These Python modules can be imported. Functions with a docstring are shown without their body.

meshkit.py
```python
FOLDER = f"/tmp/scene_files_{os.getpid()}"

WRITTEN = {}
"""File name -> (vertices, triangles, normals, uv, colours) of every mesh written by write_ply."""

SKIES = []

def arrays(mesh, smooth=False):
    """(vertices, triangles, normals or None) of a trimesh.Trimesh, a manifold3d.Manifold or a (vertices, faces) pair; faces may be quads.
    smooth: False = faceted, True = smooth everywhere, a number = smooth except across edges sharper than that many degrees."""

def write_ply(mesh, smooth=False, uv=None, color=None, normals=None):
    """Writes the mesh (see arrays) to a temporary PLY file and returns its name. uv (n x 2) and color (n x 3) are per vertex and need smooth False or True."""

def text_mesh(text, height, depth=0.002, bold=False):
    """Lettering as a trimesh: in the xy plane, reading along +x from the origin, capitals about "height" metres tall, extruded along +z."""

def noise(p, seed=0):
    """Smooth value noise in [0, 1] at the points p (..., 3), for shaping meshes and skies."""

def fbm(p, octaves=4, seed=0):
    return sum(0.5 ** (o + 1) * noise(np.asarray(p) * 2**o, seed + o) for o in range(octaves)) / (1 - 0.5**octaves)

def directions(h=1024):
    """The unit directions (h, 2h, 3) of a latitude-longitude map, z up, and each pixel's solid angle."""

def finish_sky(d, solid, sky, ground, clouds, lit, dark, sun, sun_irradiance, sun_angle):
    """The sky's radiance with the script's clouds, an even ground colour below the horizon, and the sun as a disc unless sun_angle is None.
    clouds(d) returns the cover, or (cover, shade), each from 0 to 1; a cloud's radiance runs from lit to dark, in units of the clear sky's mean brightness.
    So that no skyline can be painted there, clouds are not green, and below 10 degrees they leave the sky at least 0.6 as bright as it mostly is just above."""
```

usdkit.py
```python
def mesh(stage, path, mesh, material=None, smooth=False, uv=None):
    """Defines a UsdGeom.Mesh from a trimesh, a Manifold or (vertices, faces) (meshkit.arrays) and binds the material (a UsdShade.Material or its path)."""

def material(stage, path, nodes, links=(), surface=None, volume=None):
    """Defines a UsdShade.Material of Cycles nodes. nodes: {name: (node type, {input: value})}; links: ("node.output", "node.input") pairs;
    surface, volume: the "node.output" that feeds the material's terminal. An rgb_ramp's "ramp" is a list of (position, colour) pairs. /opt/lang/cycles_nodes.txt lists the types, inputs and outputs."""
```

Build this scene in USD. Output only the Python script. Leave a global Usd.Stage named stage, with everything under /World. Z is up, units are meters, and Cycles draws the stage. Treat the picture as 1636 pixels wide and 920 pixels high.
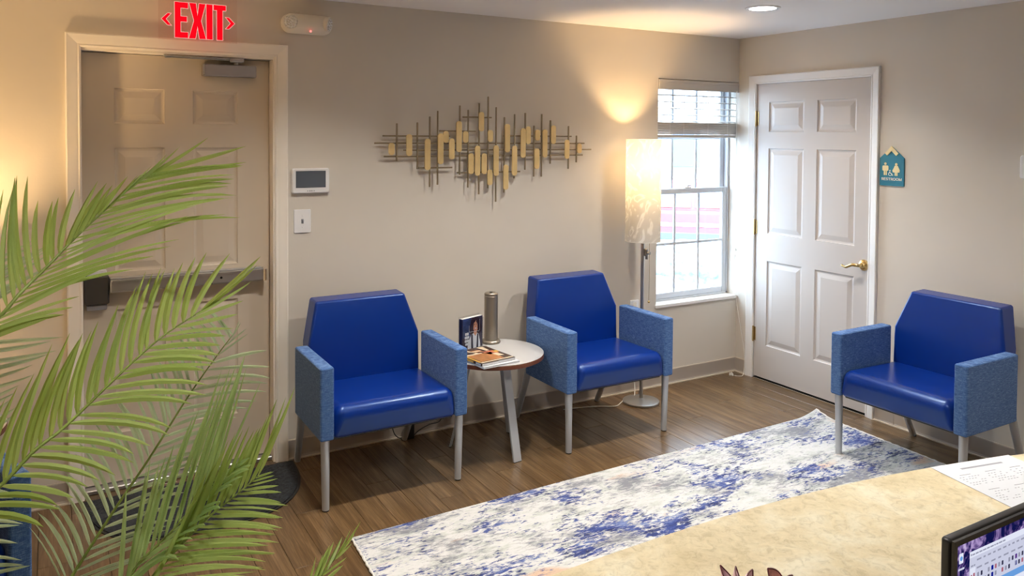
import math, random
import numpy as np, trimesh, manifold3d, shapely
from shapely import affinity
from shapely.geometry import Polygon, Point, LineString, box as sbox
from pxr import Usd, UsdGeom, UsdLux, UsdShade, Gf, Sdf, Vt
import usdkit, meshkit

random.seed(7)
rng = np.random.default_rng(7)
stage = Usd.Stage.CreateInMemory()
UsdGeom.SetStageUpAxis(stage, 'Z')
UsdGeom.SetStageMetersPerUnit(stage, 1.0)
world = UsdGeom.Xform.Define(stage, '/World')
UsdGeom.Scope.Define(stage, '/World/Looks')

# ------------------------------------------------------------------ camera, daylight, exposure
EYE = (-4.3068, -4.1399, 1.7134)
YAW, PITCH, ROLL, FPX, CX, CY = 0.5265, -0.028, 0.0066, 1261.36, 818.14, 251.03
f_ = np.array([math.sin(YAW) * math.cos(PITCH), math.cos(YAW) * math.cos(PITCH), math.sin(PITCH)])
r_ = np.array([math.cos(YAW), -math.sin(YAW), 0.0])
u_ = np.cross(r_, f_)
right = math.cos(ROLL) * r_ + math.sin(ROLL) * u_
up = math.cos(ROLL) * u_ - math.sin(ROLL) * r_
cam = UsdGeom.Camera.Define(stage, '/World/camera')
cam.AddTransformOp().Set(Gf.Matrix4d(*right, 0, *up, 0, *(-f_), 0, *EYE, 1))
cam.CreateHorizontalApertureAttr(36.0)
cam.CreateFocalLengthAttr(36.0 * FPX / 1636)
cam.CreateHorizontalApertureOffsetAttr((818 - CX) / 1636 * 36)
cam.CreateVerticalApertureOffsetAttr(-(460 - CY) / 1636 * 36)
cam.CreateClippingRangeAttr((0.05, 300.0))
cam.CreateExposureAttr(0.0)

dome = UsdLux.DomeLight.Define(stage, '/World/daylight')
dome.CreateColorAttr(Gf.Vec3f(0.66, 0.82, 1.0))
dome.CreateIntensityAttr(4.0)
CAN = 660.0            # radiance of the ceiling downlights
CAN_COLOR = (1.0, 0.945, 0.87)
BULB = 850.0           # radiance of the lamp bulbs
BULB_COLOR = (1.0, 0.65, 0.31)

# ------------------------------------------------------------------ scene helpers
_used = {}
def numbered(parent, name):
    k = _used.get((parent, name), 0)
    _used[(parent, name)] = k + 1
    return name if k == 0 else '%s_%03d' % (name, k)

def tag(p, label=None, cat=None, group=None, kind=None):
    p = p.GetPrim() if hasattr(p, 'GetPrim') else p
    for k, v in (('label', label), ('category', cat), ('group', group), ('kind', kind)):
        if v:
            p.SetCustomDataByKey(k, v)
    return p

def thing(name, label, cat, loc=(0, 0, 0), rotz=0.0, group=None, kind=None):
    path = '/World/' + numbered('/World', name)
    x = UsdGeom.Xform.Define(stage, path)
    x.AddTranslateOp().Set(Gf.Vec3d(*map(float, loc)))
    x.AddRotateZOp().Set(float(rotz))
    return tag(x, label, cat, group, kind)

# a thing on a wall: local x runs along the wall (as seen from the room), y is up, z comes out of the wall
def wall_thing(wall, u, w, name, label, cat, d=0.0, group=None, kind=None):
    path = '/World/' + numbered('/World', name)
    x = UsdGeom.Xform.Define(stage, path)
    if wall == 'back':
        m = Gf.Matrix4d(1, 0, 0, 0, 0, 0, 1, 0, 0, -1, 0, 0, u, -d, w, 1)
    else:
        m = Gf.Matrix4d(0, -1, 0, 0, 0, 0, 1, 0, -1, 0, 0, 0, -d, -u, w, 1)
    x.AddTransformOp().Set(m)
    return tag(x, label, cat, group, kind)

def obj(name, mesh, material, parent=None, smooth=False, label=None, kind=None):
    pp = str(parent.GetPath()) if parent is not None else '/World'
    path = pp + '/' + numbered(pp, name)
    m = usdkit.mesh(stage, path, mesh, '/World/Looks/' + material, smooth=smooth)
    return tag(m, label, None, None, kind)

def dup(root, loc, rotz, label, group=None):
    was = root.GetCustomData()
    r = thing(root.GetName(), label, was['category'], loc, rotz, group or was.get('group'))
    r.GetReferences().AddInternalReference(root.GetPath())
    r.SetInstanceable(True)
    return r

# ------------------------------------------------------------------ shape helpers
def cat(*ms):
    return trimesh.util.concatenate([m for m in ms])

def bx(x0, x1, y0, y1, z0, z1):
    m = trimesh.creation.box((abs(x1 - x0), abs(y1 - y0), abs(z1 - z0)))
    m.apply_translation(((x0 + x1) / 2, (y0 + y1) / 2, (z0 + z1) / 2))
    return m

def bevel_box(x0, x1, y0, y1, z0, z1, b=0.003):
    """A box with all its edges chamfered."""
    x0, x1, y0, y1, z0, z1 = min(x0, x1), max(x0, x1), min(y0, y1), max(y0, y1), min(z0, z1), max(z0, z1)
    b = min(b, (x1 - x0) * .45, (y1 - y0) * .45, (z1 - z0) * .45)
    p = []
    for X, sx in ((x0, 1), (x1, -1)):
        for Y, sy in ((y0, 1), (y1, -1)):
            for Z, sz in ((z0, 1), (z1, -1)):
                p += [(X, Y + sy * b, Z + sz * b), (X + sx * b, Y, Z + sz * b), (X + sx * b, Y + sy * b, Z)]
    return trimesh.convex.convex_hull(np.array(p))

_ball = trimesh.creation.uv_sphere(1.0, count=[8, 16]).vertices
def rhull(pts, r):
    """Rounded convex body: the hull of balls of radius r (or one radius each) at the points."""
    pts = np.asarray(pts, float)
    rr = np.broadcast_to(r, (len(pts),))
    return trimesh.convex.convex_hull(np.vstack([p + q * _ball for p, q in zip(pts, rr)]))

def rbox(x0, x1, y0, y1, z0, z1, r):
    x0, x1, y0, y1, z0, z1 = min(x0, x1), max(x0, x1), min(y0, y1), max(y0, y1), min(z0, z1), max(z0, z1)
    r = min(r, (x1 - x0) * .499, (y1 - y0) * .499, (z1 - z0) * .499)
    return rhull([(x, y, z) for x in (x0 + r, x1 - r) for y in (y0 + r, y1 - r) for z in (z0 + r, z1 - r)], r)

def lathe(profile, n=32, at=(0, 0, 0)):
    """profile: (radius, height) from the bottom up; radii of 0 close it."""
    p = np.asarray(profile, float)
    m = trimesh.creation.revolve(p, sections=n)
    m.apply_translation(at)
    return m

def rod(a, b, r0, r1=None, n=16):
    """A round bar from a to b."""
    r1 = r0 if r1 is None else r1
    a, b = np.asarray(a, float), np.asarray(b, float)
    L = np.linalg.norm(b - a)
    m = trimesh.creation.revolve(np.array([(0, 0), (r0, 0), (r1, L), (0, L)]), sections=n)
    m.apply_transform(trimesh.geometry.align_vectors((0, 0, 1), (b - a) / L))
    m.apply_translation(a)
    return m

def tube(points, r, sides=8, sub=6):
    """A round cord through the points (smoothed)."""
    p = np.asarray(points, float)
    if sub > 1 and len(p) > 2:
        q = np.vstack([2 * p[0] - p[1], p, 2 * p[-1] - p[-2]])
        out = []
        for i in range(1, len(q) - 2):
            for t in np.linspace(0, 1, sub, endpoint=False):
                a, b, c, d = q[i - 1], q[i], q[i + 1], q[i + 2]
                out.append(.5 * (2 * b + (c - a) * t + (2 * a - 5 * b + 4 * c - d) * t * t + (3 * b - a - 3 * c + d) * t ** 3))
        out.append(q[-2])
        p = np.array(out)
    t = np.gradient(p, axis=0)
    t /= np.linalg.norm(t, axis=1, keepdims=True) + 1e-12
    n = np.cross(t[0], (0, 0, 1.0) if abs(t[0][2]) < .9 else (1.0, 0, 0))
    n /= np.linalg.norm(n)
    N = []
    for k in range(len(p)):
        n = n - t[k] * np.dot(n, t[k])
        n /= np.linalg.norm(n) + 1e-12
        N.append(n)
    N = np.array(N)
    B = np.cross(t, N)
    ang = np.arange(sides) * 2 * np.pi / sides
    rr = np.broadcast_to(r, (len(p),))
    v = p[:, None] + rr[:, None, None] * (np.cos(ang)[None, :, None] * N[:, None] + np.sin(ang)[None, :, None] * B[:, None])
    f = []
    for i in range(len(p) - 1):
        for j in range(sides):
            k = (j + 1) % sides
            f += [(i * sides + j, i * sides + k, (i + 1) * sides + k), (i * sides + j, (i + 1) * sides + k, (i + 1) * sides + j)]
    v = v.reshape(-1, 3)
    e = len(v)
    v = np.vstack([v, p[0], p[-1]])
    for j in range(sides):
        k = (j + 1) % sides
        f += [(e, k, j), (e + 1, (len(p) - 1) * sides + j, (len(p) - 1) * sides + k)]
    m = trimesh.Trimesh(v, np.array(f), process=False)
    return m

def ext(poly, depth, z=0.0):
    """A flat outline in local x, y with a thickness along z."""
    ms = []
    for g in getattr(poly, 'geoms', [poly]):
        if g.area > 1e-10:
            m = trimesh.creation.extrude_polygon(g, depth, engine='earcut')
            ms.append(m)
    m = cat(*ms)
    m.apply_translation((0, 0, z))
    return m

def ext_bevel(poly, depth, b, z=0.0):
    """The same with a chamfered front edge (convex outlines)."""
    outer = np.array(poly.exterior.coords)
    inner = np.array(poly.buffer(-b, join_style=2).exterior.coords)
    p = np.vstack([np.c_[outer, np.full(len(outer), z)], np.c_[outer, np.full(len(outer), z + depth - b)], np.c_[inner, np.full(len(inner), z + depth)]])
    return trimesh.convex.convex_hull(p)

def rrect(x0, y0, x1, y1, r, q=6):
    return sbox(x0 + r, y0 + r, x1 - r, y1 - r).buffer(r, quad_segs=q)

def moved(m, t):
    m = m.copy()
    m.apply_translation(t)
    return m

def to_back(m):
    """(u, w, d) -> world on the back wall."""
    m = m.copy()
    m.apply_transform(np.array([[1, 0, 0, 0], [0, 0, -1, 0], [0, 1, 0, 0], [0, 0, 0, 1.0]]))
    return m

def to_right(m):
    m = m.copy()
    m.apply_transform(np.array([[0, 0, -1, 0], [-1, 0, 0, 0], [0, 1, 0, 0], [0, 0, 0, 1.0]]))
    return m

# ------------------------------------------------------------------ materials
def mat(name, nodes, links, surface, volume=None):
    usdkit.material(stage, '/World/Looks/' + name, nodes, links, surface=surface, volume=volume)

def plain(name, color, rough=0.5, metallic=0.0, spec=0.5, coat=0.0, vary=0.0, scale=6.0, bump=0.0, bump_scale=200.0, **extra):
    """A principled surface with a little tone variation and fine relief."""
    n = {'p': ('principled_bsdf', dict(base_color=color, roughness=rough, metallic=metallic, specular_ior_level=spec, coat_weight=coat, coat_roughness=0.12, **extra)),
         'tc': ('texture_coordinate', {})}
    l = []
    if vary:
        n['n'] = ('noise_texture', {'scale': scale, 'detail': 4.0})
        lo = [c * (1 - vary) for c in color]
        hi = [min(1, c * (1 + vary)) for c in color]
        n['r'] = ('rgb_ramp', {'ramp': [(.3, lo), (.7, hi)]})
        l += [('tc.object', 'n.vector'), ('n.fac', 'r.fac'), ('r.color', 'p.base_color')]
    if bump:
        n['bn'] = ('noise_texture', {'scale': bump_scale, 'detail': 3.0})
        n['b'] = ('bump', {'strength': bump, 'distance': 0.002})
        l += [('tc.object', 'bn.vector'), ('bn.fac', 'b.height'), ('b.normal', 'p.normal')]
    mat(name, n, l, 'p.BSDF')

def emit(name, color, strength):
    mat(name, {'e': ('emission', {'color': color, 'strength': strength})}, [], 'e.emission')

WALL = (0.695, 0.64, 0.56)
plain('wall_paint', WALL, 0.55, vary=0.03, scale=1.5, bump=0.12, bump_scale=90)
plain('ceiling_paint', (0.90, 0.88, 0.865), 0.8, bump=0.1, bump_scale=120)
plain('vinyl_base', (0.42, 0.365, 0.31), 0.45, vary=0.05, scale=3)
plain('vinyl_base_edge', (0.62, 0.54, 0.43), 0.5)
plain('cream_trim', (0.92, 0.87, 0.79), 0.38, vary=0.02)
plain('white_trim', (0.84, 0.82, 0.79), 0.35)
plain('taupe_door', (0.66, 0.58, 0.475), 0.42, vary=0.02, scale=2)
plain('white_door', (0.60, 0.555, 0.52), 0.38, vary=0.015, scale=2)
plain('dark_gap', (0.02, 0.016, 0.013), 0.7)
plain('aluminium', (0.50, 0.50, 0.51), 0.36, metallic=0.85)
plain('bright_steel', (0.75, 0.73, 0.70), 0.22, metallic=1.0)
plain('closer_silver', (0.36, 0.36, 0.39), 0.45, metallic=0.5)
plain('dark_bracket', (0.09, 0.085, 0.08), 0.4, metallic=0.5)
plain('nickel', (0.46, 0.45, 0.43), 0.32, metallic=0.9)
plain('brass', (0.70, 0.52, 0.24), 0.25, metallic=1.0)
plain('chair_leg', (0.50, 0.53, 0.57), 0.38, metallic=0.35)
plain('black_plastic', (0.012, 0.012, 0.014), 0.35)
plain('black_rubber', (0.02, 0.02, 0.02), 0.8)
plain('white_plastic', (0.85, 0.85, 0.86), 0.35)
plain('pale_plastic', (0.78, 0.74, 0.66), 0.4)
plain('screen_glass', (0.10, 0.115, 0.14), 0.12)
plain('grey_print', (0.35, 0.36, 0.38), 0.6)
plain('white_cord', (0.82, 0.80, 0.74), 0.5)
plain('bronze_rod', (0.36, 0.29, 0.19), 0.35, metallic=0.6)
plain('gold_plate', (0.84, 0.63, 0.30), 0.40, metallic=0.35, vary=0.07, scale=14)
plain('champagne_metal', (0.36, 0.31, 0.25), 0.34, metallic=0.75)
plain('sign_teal', (0.02, 0.20, 0.30), 0.5)
plain('sign_cream', (0.86, 0.72, 0.40), 0.6)
plain('sign_white', (0.88, 0.84, 0.74), 0.6)
plain('table_laminate', (0.56, 0.56, 0.56), 0.25)
plain('table_edge', (0.15, 0.045, 0.02), 0.35)
plain('paper', (0.62, 0.65, 0.70), 0.6)
plain('paper_edges', (0.70, 0.71, 0.72), 0.7, vary=0.08, scale=300)
plain('print_grey', (0.30, 0.31, 0.35), 0.7)
plain('cover_dark', (0.055, 0.03, 0.024), 0.3)
plain('cover_tan', (0.42, 0.185, 0.07), 0.3, vary=0.25, scale=30)
plain('cover_cream', (0.80, 0.66, 0.48), 0.3)
plain('cover_rose', (0.52, 0.17, 0.10), 0.3)
plain('cover_gold', (0.60, 0.36, 0.06), 0.3)
plain('print_navy', (0.022, 0.025, 0.075), 0.25)
plain('print_blue', (0.03, 0.05, 0.16), 0.25, vary=0.4, scale=25)
plain('print_purple', (0.045, 0.036, 0.07), 0.25)
plain('print_hair', (0.03, 0.012, 0.022), 0.25)
plain('print_skin', (0.62, 0.30, 0.20), 0.25, vary=0.12, scale=40)
plain('print_lip', (0.35, 0.05, 0.05), 0.25)
plain('print_white', (0.72, 0.76, 0.86), 0.25)
plain('print_dark', (0.02, 0.022, 0.05), 0.25)
plain('pot_clay', (0.10, 0.08, 0.07), 0.5)
plain('soil', (0.03, 0.022, 0.015), 0.9, bump=0.8, bump_scale=60)
plain('stem_green', (0.20, 0.27, 0.055), 0.45, vary=0.2, scale=20)
plain('lotus_pink', (0.97, 0.60, 0.66), 0.45, vary=0.3, scale=120)
plain('lotus_rim', (0.10, 0.012, 0.02), 0.45)
plain('lotus_brown', (0.66, 0.36, 0.32), 0.45, vary=0.25, scale=120)
plain('counter_panel', (0.28, 0.17, 0.09), 0.45, vary=0.15, scale=8)
plain('desk_laminate', (0.62, 0.52, 0.36), 0.4)
plain('blind_white', (0.56, 0.53, 0.495), 0.45)
plain('window_vinyl', (0.60, 0.62, 0.66), 0.4)
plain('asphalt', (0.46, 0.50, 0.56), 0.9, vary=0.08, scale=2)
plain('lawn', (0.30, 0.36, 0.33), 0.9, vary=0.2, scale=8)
plain('van_red', (0.60, 0.10, 0.11), 0.3)
plain('van_window', (0.12, 0.15, 0.20), 0.1)
plain('van_white', (0.80, 0.80, 0.80), 0.4)
plain('siding', (0.78, 0.78, 0.76), 0.7)
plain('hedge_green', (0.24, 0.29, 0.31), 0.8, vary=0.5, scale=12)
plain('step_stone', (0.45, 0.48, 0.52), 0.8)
plain('led_lens', (0.80, 0.76, 0.70), 0.15, vary=0.35, scale=110)
emit('can_lens', CAN_COLOR, CAN)
emit('bulb_glow', BULB_COLOR, BULB)
emit('bulb_glow_table', BULB_COLOR, BULB * 2.4)
emit('exit_red', (1.0, 0.003, 0.012), 1.0)
emit('exit_edge', (1.0, 0.45, 0.40), 1.1)
emit('led_red', (1.0, 0.10, 0.09), 3.5)
emit('ui_window', (0.62, 0.64, 0.80), 0.95)
emit('ui_white', (0.80, 0.83, 0.97), 0.95)
emit('ui_blue', (0.16, 0.38, 0.80), 0.9)
emit('ui_ink', (0.05, 0.05, 0.10), 0.9)
emit('ui_navy', (0.01, 0.02, 0.30), 0.9)
emit('ui_grey', (0.34, 0.35, 0.46), 0.9)
emit('ui_rose', (0.45, 0.16, 0.22), 0.9)
emit('ui_gold', (0.85, 0.50, 0.10), 0.9)
mat('ui_wallpaper', {'tc': ('texture_coordinate', {}), 'n': ('noise_texture', {'scale': 42.0, 'detail': 5.0, 'roughness': .6, 'distortion': 1.2}),
                     'r': ('rgb_ramp', {'ramp': [(.0, (.004, .005, .06)), (.44, (.006, .008, .075)), (.50, (.10, .06, .22)), (.58, (.42, .30, .60)), (.72, (.70, .60, .85))]}),
                     'e': ('emission', {'strength': 0.9})},
    [('tc.object', 'n.vector'), ('n.fac', 'r.fac'), ('r.color', 'e.color')], 'e.emission')
# panes
mat('window_glass', {'t': ('transparent_bsdf', {'color': (.97, .985, .99)}), 'g': ('glossy_bsdf', {'color': (.9, .95, 1), 'roughness': .02}), 'f': ('fresnel', {'IOR': 1.45}), 'm': ('mix_closure', {}), 'g2': ('geometry', {}), 'iv': ('math', {'math_type': 'subtract', 'value1': 1.0}), 'mu': ('math', {'math_type': 'multiply'})},
    [('g2.backfacing', 'iv.value2'), ('iv.value', 'mu.value1'), ('f.fac', 'mu.value2'), ('mu.value', 'm.fac'), ('t.BSDF', 'm.closure1'), ('g.BSDF', 'm.closure2')], 'm.closure')
mat('acrylic', {'t': ('transparent_bsdf', {'color': (.93, .93, .93)}), 'g': ('glossy_bsdf', {'color': (1, 1, 1), 'roughness': .05}), 'f': ('fresnel', {'IOR': 1.35}), 'm': ('mix_closure', {}), 'g2': ('geometry', {}), 'iv': ('math', {'math_type': 'subtract', 'value1': 1.0}), 'mu': ('math', {'math_type': 'multiply'})},
    [('g2.backfacing', 'iv.value2'), ('iv.value', 'mu.value1'), ('f.fac', 'mu.value2'), ('mu.value', 'm.fac'), ('t.BSDF', 'm.closure1'), ('g.BSDF', 'm.closure2')], 'm.closure')
mat('sign_acrylic', {'t': ('transparent_bsdf', {'color': (.97, .95, .94)}), 'g': ('glossy_bsdf', {'color': (1, .85, .8), 'roughness': .1}), 'f': ('fresnel', {'IOR': 1.2}), 'm': ('mix_closure', {}), 'g2': ('geometry', {}), 'iv': ('math', {'math_type': 'subtract', 'value1': 1.0}), 'mu': ('math', {'math_type': 'multiply'})},
    [('g2.backfacing', 'iv.value2'), ('iv.value', 'mu.value1'), ('f.fac', 'mu.value2'), ('mu.value', 'm.fac'), ('t.BSDF', 'm.closure1'), ('g.BSDF', 'm.closure2')], 'm.closure')
# smooth blue vinyl
mat('blue_vinyl', {'tc': ('texture_coordinate', {}), 'n': ('noise_texture', {'scale': 260.0, 'detail': 2.0}), 'b': ('bump', {'strength': .10, 'distance': .001}),
                   'n2': ('noise_texture', {'scale': 3.0, 'detail': 2.0}), 'b2': ('bump', {'strength': .25, 'distance': .01}),
                   'p': ('principled_bsdf', {'base_color': (.0006, .022, .21), 'roughness': .32, 'specular_ior_level': .7, 'specular_tint': (.35, .62, 1.0), 'coat_weight': .25, 'coat_roughness': .22, 'coat_tint': (1, 1, 1)})},
    [('tc.object', 'n.vector'), ('tc.object', 'n2.vector'), ('n2.fac', 'b2.height'), ('b2.normal', 'b.normal'), ('n.fac', 'b.height'), ('b.normal', 'p.normal')], 'p.BSDF')
# woven blue fabric: crossed streaks
mat('blue_fabric', {'tc': ('texture_coordinate', {}),
                    'mh': ('mapping', {'scale': (40.0, 40.0, 420.0)}), 'nh': ('noise_texture', {'scale': 1.0, 'detail': 3.0, 'roughness': .6}),
                    'mv': ('mapping', {'scale': (420.0, 420.0, 70.0)}), 'nv': ('noise_texture', {'scale': 1.0, 'detail': 3.0, 'roughness': .6}),
                    'a': ('math', {'math_type': 'add'}), 'w1': ('math', {'math_type': 'multiply', 'value2': 1.3}), 'w2': ('math', {'math_type': 'multiply', 'value2': .7}), 'h': ('math', {'math_type': 'multiply', 'value2': .5}),
                    'r': ('rgb_ramp', {'ramp': [(.36, (.030, .080, .23)), (.5, (.062, .145, .36)), (.64, (.16, .28, .52))]}),
                    'b': ('bump', {'strength': .12, 'distance': .001}), 'p': ('principled_bsdf', {'roughness': .85, 'specular_ior_level': .2, 'sheen_weight': .1})},
    [('tc.object', 'mh.vector'), ('tc.object', 'mv.vector'), ('mh.vector', 'nh.vector'), ('mv.vector', 'nv.vector'), ('nh.fac', 'w1.value1'), ('nv.fac', 'w2.value1'), ('w1.value', 'a.value1'), ('w2.value', 'a.value2'), ('a.value', 'h.value1'),
     ('h.value', 'r.fac'), ('r.color', 'p.base_color'), ('h.value', 'b.height'), ('b.normal', 'p.normal')], 'p.BSDF')
# wood-look planks, the grain along y
mat('wood_plank', {'g': ('geometry', {}), 'o': ('object_info', {}), 'ox': ('combine_xyz', {}), 'om': ('math', {'math_type': 'multiply', 'value2': 7.0}), 'ad': ('vector_math', {'math_type': 'add'}),
                   'm1': ('mapping', {'scale': (26.0, 1.6, 1.0)}), 'n1': ('noise_texture', {'scale': 1.0, 'detail': 5.0, 'roughness': .62, 'distortion': .8}),
                   'm2': ('mapping', {'scale': (160.0, 5.0, 1.0)}), 'n2': ('noise_texture', {'scale': 1.0, 'detail': 4.0, 'roughness': .7}),
                   'r1': ('rgb_ramp', {'ramp': [(.28, (.080, .045, .019)), (.5, (.140, .084, .038)), (.66, (.20, .125, .062))]}),
                   'r2': ('rgb_ramp', {'ramp': [(.35, (.62, .60, .58)), (.55, (1, 1, 1)), (.70, (1.25, 1.22, 1.18))]}),
                   'x': ('mix_color', {'blend_type': 'multiply', 'fac': .8, 'use_clamp': False}),
                   'v': ('map_range', {'from_min': 0.0, 'from_max': 1.0, 'to_min': .86, 'to_max': 1.14}), 'x2': ('vector_math', {'math_type': 'scale'}),
                   'b': ('bump', {'strength': .25, 'distance': .002}),
                   'p': ('principled_bsdf', {'roughness': .25, 'specular_ior_level': .65})},
    [('o.random', 'om.value1'), ('om.value', 'ox.x'), ('om.value', 'ox.y'), ('g.position', 'ad.vector1'), ('ox.vector', 'ad.vector2'), ('ad.vector', 'm1.vector'), ('ad.vector', 'm2.vector'),
     ('m1.vector', 'n1.vector'), ('m2.vector', 'n2.vector'), ('n1.fac', 'r1.fac'), ('n2.fac', 'r2.fac'), ('r1.color', 'x.a'), ('r2.color', 'x.b'), ('x.result', 'x2.vector1'),
     ('o.random', 'v.value'), ('v.result', 'x2.scale'), ('x2.vector', 'p.base_color'), ('n2.fac', 'b.height'), ('b.normal', 'p.normal')], 'p.BSDF')
# distressed rug: patches of blue, grey and tan worn into an off-white pile, streaked along the rug
def rug_nodes():
    n = {'g': ('geometry', {}),
         'mb': ('mapping', {'scale': (2.7, 4.6, 1), 'location': (.6, .3, 0)}), 'nb': ('noise_texture', {'scale': 1.0, 'detail': 5.0, 'roughness': .68, 'distortion': .3}),
         'mg': ('mapping', {'scale': (2.6, 5.0, 1), 'location': (5.3, 1.7, 0)}), 'ng': ('noise_texture', {'scale': 1.0, 'detail': 3.0, 'roughness': .6}),
         'mt': ('mapping', {'scale': (2.0, 4.2, 1), 'location': (9.1, 3.2, 0)}), 'nt': ('noise_texture', {'scale': 1.0, 'detail': 2.0, 'roughness': .5}),
         'ms': ('mapping', {'scale': (24.0, 70.0, 1)}), 'ns': ('noise_texture', {'scale': 1.0, 'detail': 6.0, 'roughness': .72, 'distortion': .5}),
         'mw': ('mapping', {'scale': (6.0, 14.0, 1), 'location': (2.2, 7.1, 0)}), 'nw': ('noise_texture', {'scale': 1.0, 'detail': 5.0, 'roughness': .7}),
         'base': ('rgb_ramp', {'ramp': [(.30, (.34, .35, .35)), (.42, (.54, .57, .54)), (.52, (.65, .65, .65)), (.62, (.58, .60, .58)), (.74, (.50, .46, .44))]}),
         # each mask: large patches x fine wear
         'ab': ('math', {'math_type': 'multiply_add', 'value2': .75}), 'kb': ('map_range', {'from_min': .895, 'from_max': .985, 'to_min': 0.0, 'to_max': 1.0, 'clamp': True}),
         'ag': ('math', {'math_type': 'multiply_add', 'value2': .75}), 'kg': ('map_range', {'from_min': .86, 'from_max': 1.02, 'to_min': 0.0, 'to_max': .85, 'clamp': True}),
         'at': ('math', {'math_type': 'multiply_add', 'value2': .30}), 'kt': ('map_range', {'from_min': .79, 'from_max': .87, 'to_min': 0.0, 'to_max': .75, 'clamp': True}),
         'blue': ('rgb_ramp', {'ramp': [(.38, (.014, .022, .10)), (.52, (.032, .062, .25)), (.66, (.18, .24, .46))]}),
         'x1': ('mix_color', {'b': (.17, .18, .22)}), 'x2': ('mix_color', {'b': (.62, .40, .25)}), 'x3': ('mix_color', {}),
         'b': ('bump', {'strength': .5, 'distance': .003}), 'mf': ('mapping', {'scale': (300.0, 300.0, 300.0)}), 'nf': ('noise_texture', {'scale': 1.0, 'detail': 2.0}),
         'p': ('principled_bsdf', {'roughness': .9, 'specular_ior_level': .15, 'sheen_weight': .15})}
    l = []
    for k in ('mb', 'mg', 'mt', 'ms', 'mw', 'mf'):
        l.append(('g.position', k + '.vector'))
    for k in ('b', 'g', 't', 's', 'w', 'f'):
        l.append(('m%s.vector' % k, 'n%s.vector' % k))
    l += [('nw.fac', 'base.fac'), ('ns.fac', 'ab.value1'), ('nb.fac', 'ab.value3'), ('ab.value', 'kb.value'), ('ns.fac', 'ag.value1'), ('ng.fac', 'ag.value3'), ('ag.value', 'kg.value'),
          ('nw.fac', 'at.value1'), ('nt.fac', 'at.value3'), ('at.value', 'kt.value'), ('base.color', 'x1.a'), ('kg.result', 'x1.fac'), ('x1.result', 'x2.a'), ('kt.result', 'x2.fac'),
          ('x2.result', 'x3.a'), ('blue.color', 'x3.b'), ('kb.result', 'x3.fac'), ('nw.fac', 'blue.fac'), ('x3.result', 'p.base_color'), ('nf.fac', 'b.height'), ('b.normal', 'p.normal')]
    mat('rug_pile', n, l, 'p.BSDF')
rug_nodes()
plain('rug_binding', (0.72, 0.70, 0.67), 0.9, vary=0.12, scale=60, bump=0.6, bump_scale=160)
plain('mat_pile', (0.022, 0.026, 0.032), 0.95, vary=0.5, scale=70, bump=0.9, bump_scale=150)
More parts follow.
